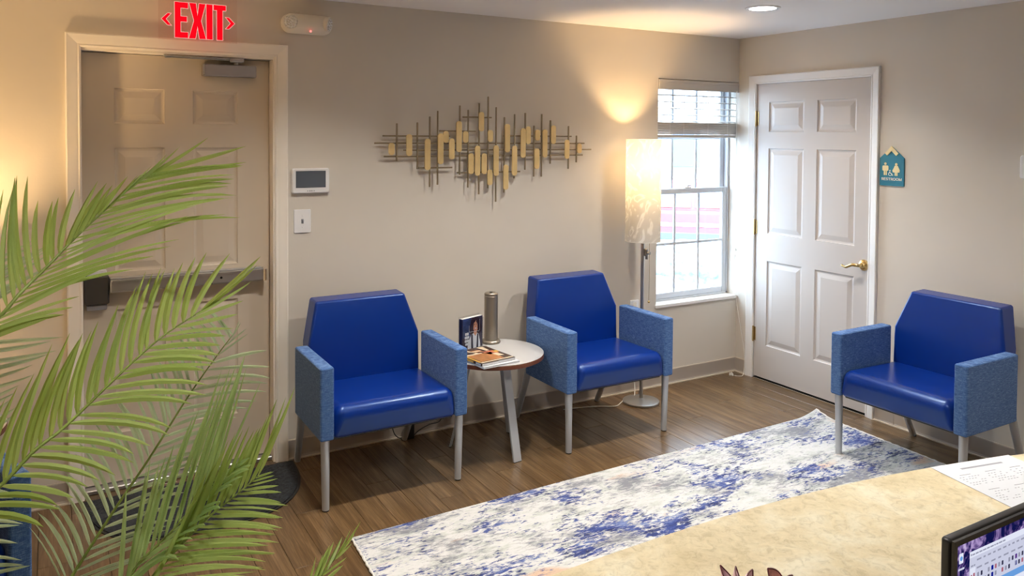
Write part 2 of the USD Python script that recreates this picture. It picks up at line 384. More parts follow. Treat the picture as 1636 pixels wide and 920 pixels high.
# cream mottled laminate
mat('counter_laminate', {'g': ('geometry', {}), 'n1': ('noise_texture', {'scale': 9.0, 'detail': 6.0, 'roughness': .65, 'distortion': .7}), 'n2': ('noise_texture', {'scale': 55.0, 'detail': 4.0, 'roughness': .7, 'distortion': 1.0}),
                         'r1': ('rgb_ramp', {'ramp': [(.30, (.56, .47, .29)), (.50, (.66, .575, .385)), (.66, (.72, .67, .51))]}),
                         'r2': ('rgb_ramp', {'ramp': [(.34, (.78, .76, .72)), (.48, (1, 1, 1)), (.68, (1.12, 1.12, 1.14))]}),
                         'x': ('mix_color', {'blend_type': 'multiply', 'fac': .8, 'use_clamp': False}), 'p': ('principled_bsdf', {'roughness': .30, 'specular_ior_level': .45})},
    [('g.position', 'n1.vector'), ('g.position', 'n2.vector'), ('n1.fac', 'r1.fac'), ('n2.fac', 'r2.fac'), ('r1.color', 'x.a'), ('r2.color', 'x.b'), ('x.result', 'p.base_color')], 'p.BSDF')
# swirled translucent lamp shade
mat('lamp_shade', {'tc': ('texture_coordinate', {}), 'n': ('noise_texture', {'scale': 7.0, 'detail': 2.0, 'roughness': .4, 'distortion': 2.2}), 'w': ('math', {'math_type': 'multiply', 'value2': 22.0}), 's': ('math', {'math_type': 'sine'}),
                   'r': ('rgb_ramp', {'ramp': [(.0, (.74, .73, .70)), (.6, (.83, .82, .79)), (.95, (.94, .94, .92))]}),
                   'd': ('diffuse_bsdf', {}), 't': ('translucent_bsdf', {}), 'm': ('mix_closure', {'fac': .5}), 'q': ('refraction_bsdf', {'IOR': 1.45, 'roughness': .35, 'color': (.9, .9, .9)}), 'm2': ('mix_closure', {'fac': .11})},
    [('tc.object', 'n.vector'), ('n.fac', 'w.value1'), ('w.value', 's.value1'), ('s.value', 'r.fac'), ('r.color', 'd.color'), ('r.color', 't.color'), ('d.BSDF', 'm.closure1'), ('t.BSDF', 'm.closure2'), ('m.closure', 'm2.closure1'), ('q.BSDF', 'm2.closure2')], 'm2.closure')
# palm leaflets
def leaf(name, a, b, tr):
    mat(name, {'o': ('object_info', {}), 'r': ('rgb_ramp', {'ramp': [(0, a), (1, b)]}), 'p': ('principled_bsdf', {'roughness': .38, 'specular_ior_level': .5}), 't': ('translucent_bsdf', {'color': tr}), 'm': ('mix_closure', {'fac': .48})},
        [('o.random', 'r.fac'), ('r.color', 'p.base_color'), ('p.BSDF', 'm.closure1'), ('t.BSDF', 'm.closure2')], 'm.closure')
leaf('leaf_bright', (.26, .37, .08), (.42, .53, .19), (.48, .60, .15))
leaf('leaf_pale', (.46, .58, .37), (.60, .70, .48), (.58, .72, .46))
leaf('leaf_deep', (.28, .43, .15), (.44, .58, .26), (.50, .68, .26))


# ---- measured layouts, in metres
RODS_V= [(-2.662, 1.564, 1.774), (-2.539, 1.518, 1.781), (-2.463, 1.416, 1.815), (-2.414, 1.427, 1.848), (-2.274, 1.482, 1.882), (-2.22, 1.406, 1.858), (-2.148, 1.364, 1.899), (-2.088, 1.398, 1.939), (-2.034, 1.316, 1.878), (-1.977, 1.369, 1.82), (-1.907, 1.452, 1.839), (-1.832, 1.503, 1.848), (-1.769, 1.46, 1.772), (-1.714, 1.459, 1.843), (-1.65, 1.538, 1.806), (-1.515, 1.504, 1.772), (-1.454, 1.544, 1.713)]
RODS_H= [(-2.742, -2.332, 1.704), (-2.79, -1.387, 1.664), (-2.62, -1.334, 1.625), (-2.735, -1.4, 1.59), (-2.529, -2.317, 1.524), (-2.4, -2.165, 1.734), (-2.252, -2.06, 1.816), (-2.287, -1.861, 1.493), (-1.98, -1.486, 1.708)]
PLATES= [(-2.712, -2.679, 1.598, 1.666), (-2.607, -2.575, 1.592, 1.714), (-2.496, -2.463, 1.512, 1.69), (-2.414, -2.383, 1.544, 1.72), (-2.38, -2.351, 1.666, 1.734), (-2.343, -2.313, 1.571, 1.691), (-2.297, -2.268, 1.613, 1.792), (-2.255, -2.225, 1.666, 1.735), (-2.15, -2.123, 1.734, 1.847), (-2.219, -2.188, 1.484, 1.606), (-2.177, -2.146, 1.474, 1.65), (-2.133, -2.101, 1.482, 1.605), (-2.053, -2.021, 1.47, 1.652), (-2.091, -2.062, 1.672, 1.742), (-2.093, -2.063, 1.416, 1.509), (-1.977, -1.944, 1.609, 1.779), (-1.927, -1.894, 1.469, 1.65), (-1.986, -1.953, 1.386, 1.536), (-1.867, -1.835, 1.576, 1.755), (-1.831, -1.798, 1.659, 1.766), (-1.764, -1.733, 1.68, 1.747), (-1.769, -1.735, 1.507, 1.633), (-1.711, -1.678, 1.576, 1.749), (-1.649, -1.616, 1.66, 1.774), (-1.55, -1.511, 1.567, 1.686), (-1.455, -1.418, 1.601, 1.663)]
FRONDS= {'A': ([(-4.48, -2.088, 1.242), (-4.411, -2.093, 1.309), (-4.377, -2.079, 1.35), (-4.35, -2.062, 1.377), (-4.314, -2.05, 1.413), (-4.285, -2.033, 1.444), (-4.243, -2.024, 1.487), (-4.202, -2.015, 1.526), (-4.166, -2.003, 1.563), (-4.121, -1.995, 1.608)], [(-0.13, 28, [(0.0, -4.447, -2.041, 1.478), (0.135, -4.408, -2.022, 1.56), (0.353, -4.367, -1.981, 1.621), (0.423, -4.321, -1.99, 1.538), (0.512, -4.272, -1.991, 1.585), (0.559, -4.203, -2.017, 1.6), (0.655, -4.194, -1.996, 1.579), (0.741, -4.149, -1.996, 1.604), (0.862, -4.085, -1.997, 1.635), (0.931, -4.02, -2.013, 1.687), (0.966, -3.973, -2.03, 1.694), (1, -3.892, -2.068, 1.697)]), (0.12, 28, [(0.0, -4.332, -2.229, 1.329), (0.084, -4.281, -2.233, 1.344), (0.185, -4.229, -2.232, 1.417), (0.279, -4.123, -2.266, 1.426), (0.388, -4.045, -2.277, 1.512), (0.459, -4.009, -2.276, 1.556), (0.548, -3.981, -2.267, 1.547), (0.637, -3.96, -2.253, 1.55), (0.741, -3.949, -2.228, 1.587), (0.844, -3.942, -2.203, 1.598), (0.931, -3.938, -2.178, 1.628), (1, -3.913, -2.172, 1.653)])]), 'B': ([(-4.472, -2.218, 0.927), (-4.403, -2.215, 0.985), (-4.347, -2.205, 1.039), (-4.295, -2.192, 1.072), (-4.234, -2.185, 1.125), (-4.159, -2.185, 1.194), (-4.093, -2.18, 1.246), (-4.012, -2.184, 1.296)], [(-0.16, 27, [(0.0, -4.396, -2.209, 1.155), (0.132, -4.34, -2.201, 1.224), (0.243, -4.272, -2.207, 1.27), (0.402, -4.243, -2.178, 1.27), (0.487, -4.205, -2.174, 1.304), (0.564, -4.166, -2.173, 1.333), (0.646, -4.126, -2.171, 1.391), (0.761, -4.087, -2.16, 1.402), (0.834, -4.06, -2.155, 1.406), (0.903, -4.013, -2.161, 1.427), (0.953, -3.963, -2.176, 1.432), (1, -3.877, -2.213, 1.409)]), (0.13, 26, [(0.0, -4.34, -2.352, 0.94), (0.132, -4.286, -2.344, 0.975), (0.172, -4.263, -2.345, 1.002), (0.258, -4.202, -2.355, 1.013), (0.314, -4.166, -2.359, 1.043), (0.365, -4.138, -2.36, 1.055), (0.454, -4.097, -2.358, 1.089), (0.537, -4.04, -2.364, 1.167), (0.605, -4.027, -2.351, 1.191), (0.74, -3.997, -2.328, 1.229), (0.832, -3.967, -2.318, 1.269), (0.929, -3.945, -2.301, 1.313), (0.964, -3.926, -2.301, 1.356), (1, -3.906, -2.3, 1.411)])]), 'C': ([(-4.296, -1.813, 0.521), (-4.273, -1.768, 0.534), (-4.172, -1.764, 0.685), (-4.081, -1.755, 0.81), (-3.982, -1.75, 0.96), (-3.902, -1.735, 1.062), (-3.85, -1.706, 1.113)], [(0.14, 32, [(0, -4.366, -1.733, 0.66), (0.071, -4.363, -1.709, 0.692), (0.105, -4.33, -1.716, 0.707), (0.191, -4.3, -1.702, 0.75), (0.312, -4.247, -1.687, 0.871), (0.431, -4.192, -1.675, 0.937), (0.521, -4.137, -1.675, 0.981), (0.605, -4.072, -1.681, 1.036), (0.712, -4.034, -1.665, 1.081), (0.803, -4.001, -1.651, 1.138), (0.892, -3.966, -1.64, 1.15), (1, -3.903, -1.638, 1.186)]), (0.1, 28, [(0, -4.116, -1.961, 0.609), (0.191, -4.039, -1.936, 0.701), (0.312, -4.005, -1.912, 0.784), (0.449, -3.932, -1.904, 0.865), (0.597, -3.871, -1.886, 0.929), (0.712, -3.796, -1.888, 0.979), (0.767, -3.781, -1.876, 1.005), (0.828, -3.777, -1.857, 1.028), (0.867, -3.777, -1.842, 1.088), (0.91, -3.825, -1.797, 1.134), (1, -3.84, -1.756, 1.166)])]), 'D': ([(-4.183, -2.107, 0.616), (-4.142, -2.071, 0.67), (-4.06, -2.059, 0.732), (-3.99, -2.04, 0.795), (-3.948, -2.006, 0.821)], [(-0.05, 18, [(0, -4.154, -2.001, 0.835), (0.1, -4.111, -2.001, 0.897), (0.25, -4.064, -1.993, 0.896), (0.4, -3.991, -1.997, 1.011), (0.55, -3.935, -1.993, 1.07), (0.7, -3.892, -1.982, 1.109), (0.85, -3.864, -1.963, 1.12), (1, -3.83, -1.95, 1.054)]), (0.28, 17, [(0, -4.09, -2.249, 0.748), (0.2, -4.048, -2.227, 0.773), (0.4, -3.997, -2.208, 0.815), (0.6, -3.958, -2.184, 0.834), (0.75, -3.906, -2.178, 0.904), (0.9, -3.889, -2.153, 0.893), (1, -3.891, -2.128, 0.906)])]), 'E': ([(-4.13, -2.194, 0.668), (-4.107, -2.149, 0.684), (-4.047, -2.125, 0.726), (-3.978, -2.105, 0.77), (-3.906, -2.088, 0.805), (-3.855, -2.059, 0.825)], [(-0.04, 22, [(0, -4.037, -2.151, 0.808), (0.2, -3.99, -2.119, 0.861), (0.45, -3.921, -2.083, 0.944), (0.6, -3.88, -2.063, 0.962), (0.75, -3.844, -2.042, 0.937), (0.85, -3.798, -2.038, 0.996), (0.93, -3.77, -2.031, 0.999), (1, -3.747, -2.022, 1.034)]), (0.1, 24, [(0, -3.937, -2.361, 0.744), (0.1, -3.902, -2.353, 0.742), (0.18, -3.894, -2.334, 0.736), (0.28, -3.881, -2.313, 0.749), (0.36, -3.873, -2.294, 0.753), (0.45, -3.864, -2.273, 0.771), (0.54, -3.852, -2.253, 0.777), (0.63, -3.844, -2.232, 0.792), (0.74, -3.82, -2.214, 0.805), (0.86, -3.831, -2.171, 0.843), (1, -3.833, -2.129, 0.859)])]), 'F': ([(-3.867, -2.463, 0.654), (-3.822, -2.448, 0.716), (-3.782, -2.432, 0.746), (-3.753, -2.41, 0.756)], [(-0.05, 7, [(0, -3.814, -2.444, 0.774), (0.4, -3.774, -2.42, 0.791), (0.7, -3.741, -2.404, 0.795), (1, -3.696, -2.395, 0.807)]), (0.1, 5, [(0, -3.805, -2.53, 0.766), (0.4, -3.772, -2.502, 0.784), (0.8, -3.747, -2.47, 0.786), (1, -3.731, -2.456, 0.819)])]), 'G': ([(-4.466, -2.058, 0.632), (-4.488, -1.984, 0.729), (-4.517, -1.906, 0.819), (-4.555, -1.824, 0.885)], [(0.03, 12, [(0, -4.345, -2.125, 0.709), (0.15, -4.359, -2.091, 0.724), (0.3, -4.367, -2.06, 0.728), (0.45, -4.38, -2.026, 0.743), (0.55, -4.386, -2.004, 0.785), (0.65, -4.37, -1.995, 0.801), (0.78, -4.391, -1.96, 0.809), (0.88, -4.398, -1.938, 0.834), (1, -4.404, -1.913, 0.845)]), (-0.05, 10, [(0, -4.561, -2.001, 0.673), (0.5, -4.621, -1.876, 0.772), (1, -4.646, -1.771, 0.884)])]), 'I': ([(-4.537, -1.604, 0.864), (-4.525, -1.569, 0.952), (-4.52, -1.53, 1.044), (-4.53, -1.484, 1.12)], [(-0.05, 11, [(0, -4.392, -1.685, 0.965), (0.15, -4.398, -1.662, 1.007), (0.3, -4.405, -1.641, 1.009), (0.45, -4.371, -1.642, 1.041), (0.6, -4.355, -1.633, 1.083), (0.75, -4.313, -1.639, 1.108), (0.85, -4.313, -1.627, 1.126), (1, -4.289, -1.623, 1.15)]), (0.05, 8, [(0, -4.637, -1.544, 0.914), (1, -4.665, -1.402, 1.207)])]), 'K': ([(-4.554, -1.525, 1.185), (-4.511, -1.529, 1.267), (-4.482, -1.525, 1.316), (-4.468, -1.512, 1.348)], [(-0.05, 10, [(0, -4.347, -1.642, 1.323), (0.3, -4.329, -1.633, 1.354), (0.5, -4.317, -1.628, 1.38), (0.7, -4.314, -1.618, 1.4), (1, -4.365, -1.57, 1.409)]), (0.05, 7, [(0, -4.642, -1.472, 1.252), (1, -4.603, -1.431, 1.434)])])}
LOTUS = [(100, .045, .038, .013), (65, .046, .030, .012), (140, .050, .036, .012), (35, .042, .030, .012), (180, .055, .030, .012), (225, .055, .026, .012), (270, .055, .026, .012), (315, .055, .026, .012)]
LEAF_TIP = [(-.018, .018, .036), (.016, .004, .024)]
MON_TOP = 1.331

# ================================================================== THE SETTING
H = 2.42
X0, Y0 = -7.0, -7.6          # far left wall and the wall behind the camera

# floor: single planks where they can be told apart, the rest of the floor joined
floor = thing('floor', 'brown wood-look plank floor of the waiting area', 'floor', kind='structure')
obj('subfloor', bx(X0, 0.0, Y0, 0.15, -0.05, -0.009), 'dark_gap', floor)
def plank_mesh(x0, x1, y0, y1):
    g, b = .0006, .0016
    x0 += g; x1 -= g; y0 += g; y1 -= g
    v = [(x0, y0, -.009), (x1, y0, -.009), (x1, y1, -.009), (x0, y1, -.009), (x0, y0, -b), (x1, y0, -b), (x1, y1, -b), (x0, y1, -b),
         (x0 + b, y0 + b, 0), (x1 - b, y0 + b, 0), (x1 - b, y1 - b, 0), (x0 + b, y1 - b, 0)]
    f = []
    for k in range(4):
        j = (k + 1) % 4
        f += [(k, j, 4 + j), (k, 4 + j, 4 + k), (4 + k, 4 + j, 8 + j), (4 + k, 8 + j, 8 + k)]
    f += [(8, 9, 10), (8, 10, 11)]
    return trimesh.Trimesh(np.array(v, float), np.array(f), process=False)
PW = 0.125
rest = []
for c in range(int(math.ceil(-X0 / PW))):
    x1 = -c * PW
    x0 = max(x1 - PW, X0)
    y = 0.12 - 1.2 * ((c * 0.37) % 1.0)
    cuts = [0.12]
    while cuts[-1] > Y0:
        cuts.append(y if len(cuts) == 1 else cuts[-1] - 1.2)
        if cuts[-1] > cuts[-2] - .05:
            cuts.pop(); y -= 1.2
    cuts[-1] = Y0
    for a, b in zip(cuts[1:], cuts[:-1]):
        m = plank_mesh(x0, x1, a, b)
        if x0 > -5.3 and b > -2.5:
            obj('plank', m, 'wood_plank', floor)
        else:
            rest.append(m)
obj('plank_field', cat(*rest), 'wood_plank', floor, kind='stuff')

# downlight positions, and the ceiling with its holes
CANS = [(-0.93, -1.06), (-2.05, -1.06), (-3.25, -1.06), (-0.93, -2.9), (-2.6, -2.9), (-4.3, -2.9), (-2.6, -5.2), (-5.0, -5.2)]
cp = sbox(X0, Y0, 0.0, 0.0)
for x, y in CANS:
    cp = cp.difference(Point(x, y).buffer(0.083, quad_segs=8))
ceiling = obj('ceiling', ext(cp, 0.10, H), 'ceiling_paint')
tag(ceiling, 'smooth off-white painted ceiling', 'ceiling', kind='structure')

WX0, WZ0, WZ1 = -0.757, 0.535, 2.105        # window recess
DX0, DX1, DZ = -4.205, -3.315, 2.105        # exit door opening
wb = Polygon([(X0, -.05), (0, -.05), (0, WZ0), (WX0, WZ0), (WX0, WZ1), (0, WZ1), (0, H), (X0, H)]).difference(sbox(DX0, -.012, DX1, DZ))
w = obj('wall_back', to_back(ext(wb, 0.16, -0.16)), 'wall_paint')
tag(w, 'taupe painted wall behind the two armchairs', 'wall', kind='structure')
RY0, RY1, RZ = 0.160, 1.105, 2.095          # restroom door opening (u = -y)
wr = sbox(-0.16, -.05, -Y0, H).difference(sbox(RY0, -.0002, RY1, RZ))
w = obj('wall_right', to_right(ext(wr, 0.14, -0.14)), 'wall_paint')
tag(w, 'taupe painted wall with the restroom door', 'wall', kind='structure')
w = obj('wall_left', bx(X0 - .12, X0, Y0, 0.0, -.05, H), 'wall_paint'); tag(w, 'plain taupe wall at the far left of the room', 'wall', kind='structure')
w = obj('wall_front', bx(X0, 0.0, Y0 - .12, Y0, -.05, H), 'wall_paint'); tag(w, 'plain taupe wall behind the reception desk', 'wall', kind='structure')

# coved vinyl baseboards with a pale edge along the floor
def base_profile(L):
    """local: u along 0..L, w up, d out of the wall"""
    p = Polygon([(0, 0), (.016, 0), (.016, .003), (.009, .008), (.006, .016), (.006, .097), (.004, .100), (0, .100)])   # (d, w)
    m = trimesh.creation.extrude_polygon(p, L, engine='earcut')
    m.apply_transform(np.array([[0, 0, 1, 0], [0, 1, 0, 0], [1, 0, 0, 0], [0, 0, 0, 1.0]]))
    m.invert()
    return m
def base_run(parent, to, a, b, cuts=()):
    edges = [a, *cuts, b]
    for k in range(len(edges) - 1):
        obj('baseboard_strip', to(moved(base_profile(edges[k + 1] - edges[k] - .0015), (edges[k], 0, 0))), 'vinyl_base', parent)
    obj('floor_edge', to(bx(a, b, .0005, .007, 0.0, .020)), 'vinyl_base_edge', parent, label='pale sealed edge along the floor')
    obj('top_edge', to(bx(a, b, .1, .1025, 0.0, .0045)), 'vinyl_base_edge', parent, label='thin pale line along the top')
bb = thing('baseboard_back', 'taupe vinyl baseboard under the window wall', 'baseboard', kind='structure')
base_run(bb, to_back, -3.255, 0.0, (-2.1,))
base_run(bb, to_back, X0, -4.258, (-5.6,))
br = thing('baseboard_right', 'taupe vinyl baseboard either side of the restroom door', 'baseboard', kind='structure')
base_run(br, to_right, 0.0, 0.113)
base_run(br, to_right, 1.139, -Y0 - .01, (1.27, 2.5, 4.6))

w = obj('wall_closet', to_right(bx(RY0 - .08, RY1 + .08, -.04, RZ + .08, -.172, -.1405)), 'dark_gap'); tag(w, 'dark closed space behind the restroom door', 'wall', kind='structure')

# door casings: a moulded profile mitred round the opening
def casing_side(u0, u1, z1, prof, depth0=0.0):
    """prof: [(distance from the outer edge, depth)]; returns left, right and head pieces round u0..u1 (outer), top at z1"""
    k = len(prof)
    out = []
    def piece(a, b):
        v = np.vstack([a, b]); f = []
        for i in range(k):
            j = (i + 1) % k
            f += [(i, j, k + j), (i, k + j, k + i)]
        for i in range(1, k - 1):
            f += [(0, i + 1, i), (k, k + i, k + i + 1)]
        m = trimesh.Trimesh(v, np.array(f), process=False)
        m.fix_normals()
        return m
    L0 = np.array([(u0 + s, 0.0, d) for s, d in prof]); L1 = np.array([(u0 + s, z1 - s, d) for s, d in prof])
    R0 = np.array([(u1 - s, 0.0, d) for s, d in prof]); R1 = np.array([(u1 - s, z1 - s, d) for s, d in prof])
    return piece(L0, L1), piece(R0, R1), piece(L1, R1)
PROF = [(0, 0), (0, .020), (.006, .022), (.014, .020), (.040, .016), (.050, .013), (.056, .015), (.064, .011), (.064, 0)]
def wobj(name, m, material, parent, to, **k):
    return obj(name, to(m), material, parent, **k)

t1 = thing('trim_1', 'cream moulded casing round the exit door', 'door frame', kind='structure')
for m in casing_side(-4.258, -3.255, 2.168, PROF):
    wobj('casing', m, 'cream_trim', t1, to_back, smooth=20)
wobj('jamb', bx(DX0, DX0 + .012, 0, DZ, -.155, -.0005), 'cream_trim', t1, to_back)
wobj('jamb', bx(DX1 - .012, DX1, 0, DZ, -.155, -.0005), 'cream_trim', t1, to_back)
wobj('jamb', bx(DX0 + .012, DX1 - .012, DZ - .012, DZ, -.155, -.0005), 'cream_trim', t1, to_back)
wobj('threshold', bevel_box(DX0 + .012, DX1 - .012, .0005, .022, -.1233, -.03, .004), 'aluminium', t1, to_back, label='metal door sill')
wobj('door_stop', cat(bx(DX0 + .012, DX0 + .030, .022, DZ - .012, -.150, -.1235), bx(DX1 - .030, DX1 - .012, .022, DZ - .012, -.150, -.1235), bx(DX0 + .03, DX1 - .03, DZ - .034, DZ - .012, -.150, -.1235), bx(DX0 + .012, DX1 - .012, .0005, .04, -.1549, -.1235)), 'cream_trim', t1, to_back)
t2 = thing('trim_2', 'white moulded casing round the restroom door', 'door frame', kind='structure')
for m in casing_side(0.114, 1.140, 2.142, [(s * .92, d) for s, d in PROF]):
    wobj('casing', m, 'white_trim', t2, to_right, smooth=20)
wobj('jamb', bx(RY0, RY0 + .010, 0, RZ, -.135, -.0005), 'white_trim', t2, to_right)
wobj('jamb', bx(RY1 - .010, RY1, 0, RZ, -.135, -.0005), 'white_trim', t2, to_right)
wobj('jamb', bx(RY0 + .010, RY1 - .010, RZ - .010, RZ, -.135, -.0005), 'white_trim', t2, to_right)
wobj('door_stop', cat(bx(RY0 + .010, RY0 + .026, .004, RZ - .010, -.130, -.042), bx(RY1 - .026, RY1 - .010, .004, RZ - .010, -.130, -.042), bx(RY0 + .026, RY1 - .026, RZ - .026, RZ - .010, -.130, -.042)), 'white_trim', t2, to_right)
wobj('threshold', bx(RY0 + .010, RY1 - .010, .0003, .004, -.135, -.002), 'dark_gap', t2, to_right)

def ring_panel(x0, x1, y0, y1, face, back):
    """A moulded door panel: grooves down from the face, then a raised field."""
    lv = [(0, face), (.004, face - .006), (.012, face - .0085), (.017, face - .0085), (.046, face - .0015)]
    v, f = [], []
    for s, d in lv:
        v += [(x0 + s, y0 + s, d), (x1 - s, y0 + s, d), (x1 - s, y1 - s, d), (x0 + s, y1 - s, d)]
    for k in range(len(lv) - 1):
        for i in range(4):
            j = (i + 1) % 4
            f += [(4 * k + i, 4 * k + j, 4 * k + 4 + j), (4 * k + i, 4 * k + 4 + j, 4 * k + 4 + i)]
    n = 4 * (len(lv) - 1)
    f += [(n, n + 1, n + 2), (n, n + 2, n + 3)]
    b = len(v)
    v += [(x0, y0, back), (x1, y0, back), (x1, y1, back), (x0, y1, back)]
    for i in range(4):
        j = (i + 1) % 4
        f += [(b + i, b + j, j), (b + i, j, i)]
    f += [(b, b + 2, b + 1), (b, b + 3, b + 2)]
    return trimesh.Trimesh(np.array(v, float), np.array(f), process=False)

def panel_door(parent, to, x0, x1, z0, z1, face, thick, cols, rows, material):
    slab = sbox(x0, z0, x1, z1)
    cells = [(a, b, c, d) for a, b in cols for c, d in rows]
    for a, b, c, d in cells:
        slab = slab.difference(sbox(a, c, b, d))
    wobj('slab', ext(slab, thick, face - thick), material, parent, to)
    for a, b, c, d in cells:
        wobj('panel', ring_panel(a, b, c, d, face, face - thick), material, parent, to)

# exit door
d1 = thing('door_1', 'taupe six-panel exit door with push bar', 'door', kind='structure')
panel_door(d1, to_back, -4.190, -3.329, .026, 2.090, -.080, .042, [(-4.054, -3.832), (-3.702, -3.488)], [(.262, .862), (1.042, 1.640), (1.757, 1.926)], 'taupe_door')
push = obj('push_bar', to_back(cat(bevel_box(-4.08, -3.362, .955, 1.012, -.052, -.020, .006), bx(-4.07, -3.372, 1.003, 1.0125, -.020, -.014))), 'aluminium', d1, label='long silver push bar across the door')
obj('end_cap', to_back(bevel_box(-3.372, -3.355, .952, 1.016, -.080, -.012, .004)), 'bright_steel', push)
obj('rail', to_back(bevel_box(-4.08, -3.372, .948, 1.020, -.0795, -.052, .003)), 'aluminium', push)
obj('screw', to_back(rod((-3.58, .985, -.021), (-3.58, .985, -.0185), .006)), 'black_plastic', push)
obj('seam_line', to_back(bx(-3.628, -3.624, .956, 1.011, -.0205, -.0185)), 'dark_bracket', push)
latch = obj('latch_case', to_back(bevel_box(-4.185, -4.083, .90, 1.035, -.0795, -.035, .006)), 'dark_bracket', d1, label='dark latch case at the end of the push bar')
obj('latch_plate', to_back(bevel_box(-4.178, -4.092, .872, .898, -.0795, -.045, .004)), 'closer_silver', latch)
obj('top_plate', to_back(bevel_box(-4.178, -4.092, 1.037, 1.062, -.0795, -.045, .004)), 'white_plastic', latch)
closer = obj('closer_body', to_back(rbox(-3.655, -3.402, 1.998, 2.058, -.0795, -.028, .007)), 'closer_silver', d1, smooth=30, label='grey door closer housing')
obj('end_plate', to_back(bevel_box(-3.663, -3.650, 2.000, 2.056, -.0795, -.029, .003)), 'bright_steel', closer)
obj('closer_arm', to_back(cat(bevel_box(-3.835, -3.50, 2.079, 2.086, -.045, -.020, .002), rod((-3.50, 2.058, -.045), (-3.50, 2.084, -.045), .011),
                              bevel_box(-3.845, -3.49, 2.084, 2.0885, -.025, .004, .002))), 'aluminium', d1, label='slim metal arm of the door closer')
obj('arm_shoe', to_back(rbox(-3.535, -3.468, 2.070, 2.0925, -.042, .004, .009)), 'closer_silver', d1, smooth=30)

# restroom door
d2 = thing('door_2', 'white six-panel restroom door with brass lever', 'door', kind='structure')
panel_door(d2, to_right, .174, 1.091, .014, 2.082, -.003, .038, [(.281, .577), (.682, .974)], [(.247, .846), (1.037, 1.633), (1.747, 1.955)], 'white_door')
for zc in (.315, 1.075, 1.842):
    hg = obj('hinge', to_right(cat(bevel_box(.160, .1735, zc - .048, zc + .048, -.004, .004, .001), bevel_box(.1745, .190, zc - .048, zc + .048, -.0025, .0005, .0005))), 'brass', d2)
    obj('hinge_pin', to_right(cat(rod((.1737, zc - .053, .007), (.1737, zc + .053, .007), .006, n=12), rod((.1737, zc - .0565, .007), (.1737, zc - .053, .007), .0045, n=12))), 'brass', hg, smooth=30)
lever = obj('door_handle', to_right(tube([(1.045, .928, .012), (1.045, .928, .045), (1.030, .929, .056), (1.005, .928, .058), (.985, .919, .058), (.962, .909, .057), (.942, .911, .055), (.928, .916, .053)],
                                         np.r_[np.full(14, .0105), np.linspace(.0105, .0065, 29)])), 'brass', d2, smooth=True, label='curved brass lever handle')
obj('rosette', to_right(moved(trimesh.creation.revolve(np.array([(0, 0), (.034, 0), (.034, .004), (.029, .010), (.018, .014), (.014, .026), (0, .026)]), sections=28), (1.045, .928, -.003))), 'brass', lever, smooth=30)
obj('strike_plate', to_right(bevel_box(1.0895, 1.0935, .897, .958, -.006, .0008, .0004)), 'brass', d2)

# window: double-hung sashes with muntins, in a recess that ends at the side wall
w1 = thing('window_1', 'white double-hung window in the corner', 'window', kind='structure')
obj('sill', to_back(cat(bevel_box(WX0 - .012, -.0005, WZ0 + .001, WZ0 + .024, -.155, .012, .003))), 'white_trim', w1, label='white sill board')
FX0, FX1, FZ0, FZ1 = WX0 + .004, -.003, WZ0 + .025, WZ1 - .003
obj('frame', to_back(cat(bx(FX0, FX0 + .016, FZ0, FZ1, -.155, -.085), bx(FX1 - .014, FX1, FZ0, FZ1, -.155, -.085), bx(FX0, FX1, FZ1 - .02, FZ1, -.155, -.085), bx(FX0, FX1, FZ0, FZ0 + .012, -.155, -.085))), 'window_vinyl', w1)
def sash(z0, z1, d0, d1, mz, rails):
    a, b = FX0 + .016, FX1 - .014
    s = obj('sash', to_back(cat(bevel_box(a, a + .040, z0, z1, d0, d1, .003), bevel_box(b - .040, b, z0, z1, d0, d1, .003), bevel_box(a + .04, b - .04, z0, z0 + rails[0], d0, d1, .003), bevel_box(a + .04, b - .04, z1 - rails[1], z1, d0, d1, .003))), 'window_vinyl', w1)
    dm = (d0 + d1) / 2
    for u in (-.513, -.287):
        obj('muntin', to_back(bevel_box(u - .009, u + .009, z0 + rails[0], z1 - rails[1], dm - .008, dm + .008, .003)), 'window_vinyl', s)
    obj('muntin', to_back(bevel_box(a + .04, b - .04, mz - .009, mz + .009, dm - .0075, dm + .0075, .003)), 'window_vinyl', s)
    us, zs = [a + .040, -.513, -.287, b - .040], [z0 + rails[0], mz, z1 - rails[1]]
    for i in range(3):
        for j in range(2):
            obj('pane', to_back(bx(us[i] + .001, us[i + 1] - .001, zs[j] + .001, zs[j + 1] - .001, dm - .002, dm + .002)), 'window_glass', s)
    return s
sash(FZ0 + .012, 1.342, -.112, -.088, .955, (.040, .036))
sash(1.306, FZ1 - .02, -.146, -.122, 1.70, (.036, .040))
obj('sash_lock', to_back(cat(bevel_box(-.42, -.36, 1.342, 1.352, -.110, -.092, .003), rod((-.39, 1.352, -.1), (-.39, 1.362, -.1), .010), bevel_box(-.40, -.352, 1.358, 1.366, -.106, -.094, .003))), 'white_plastic', w1)

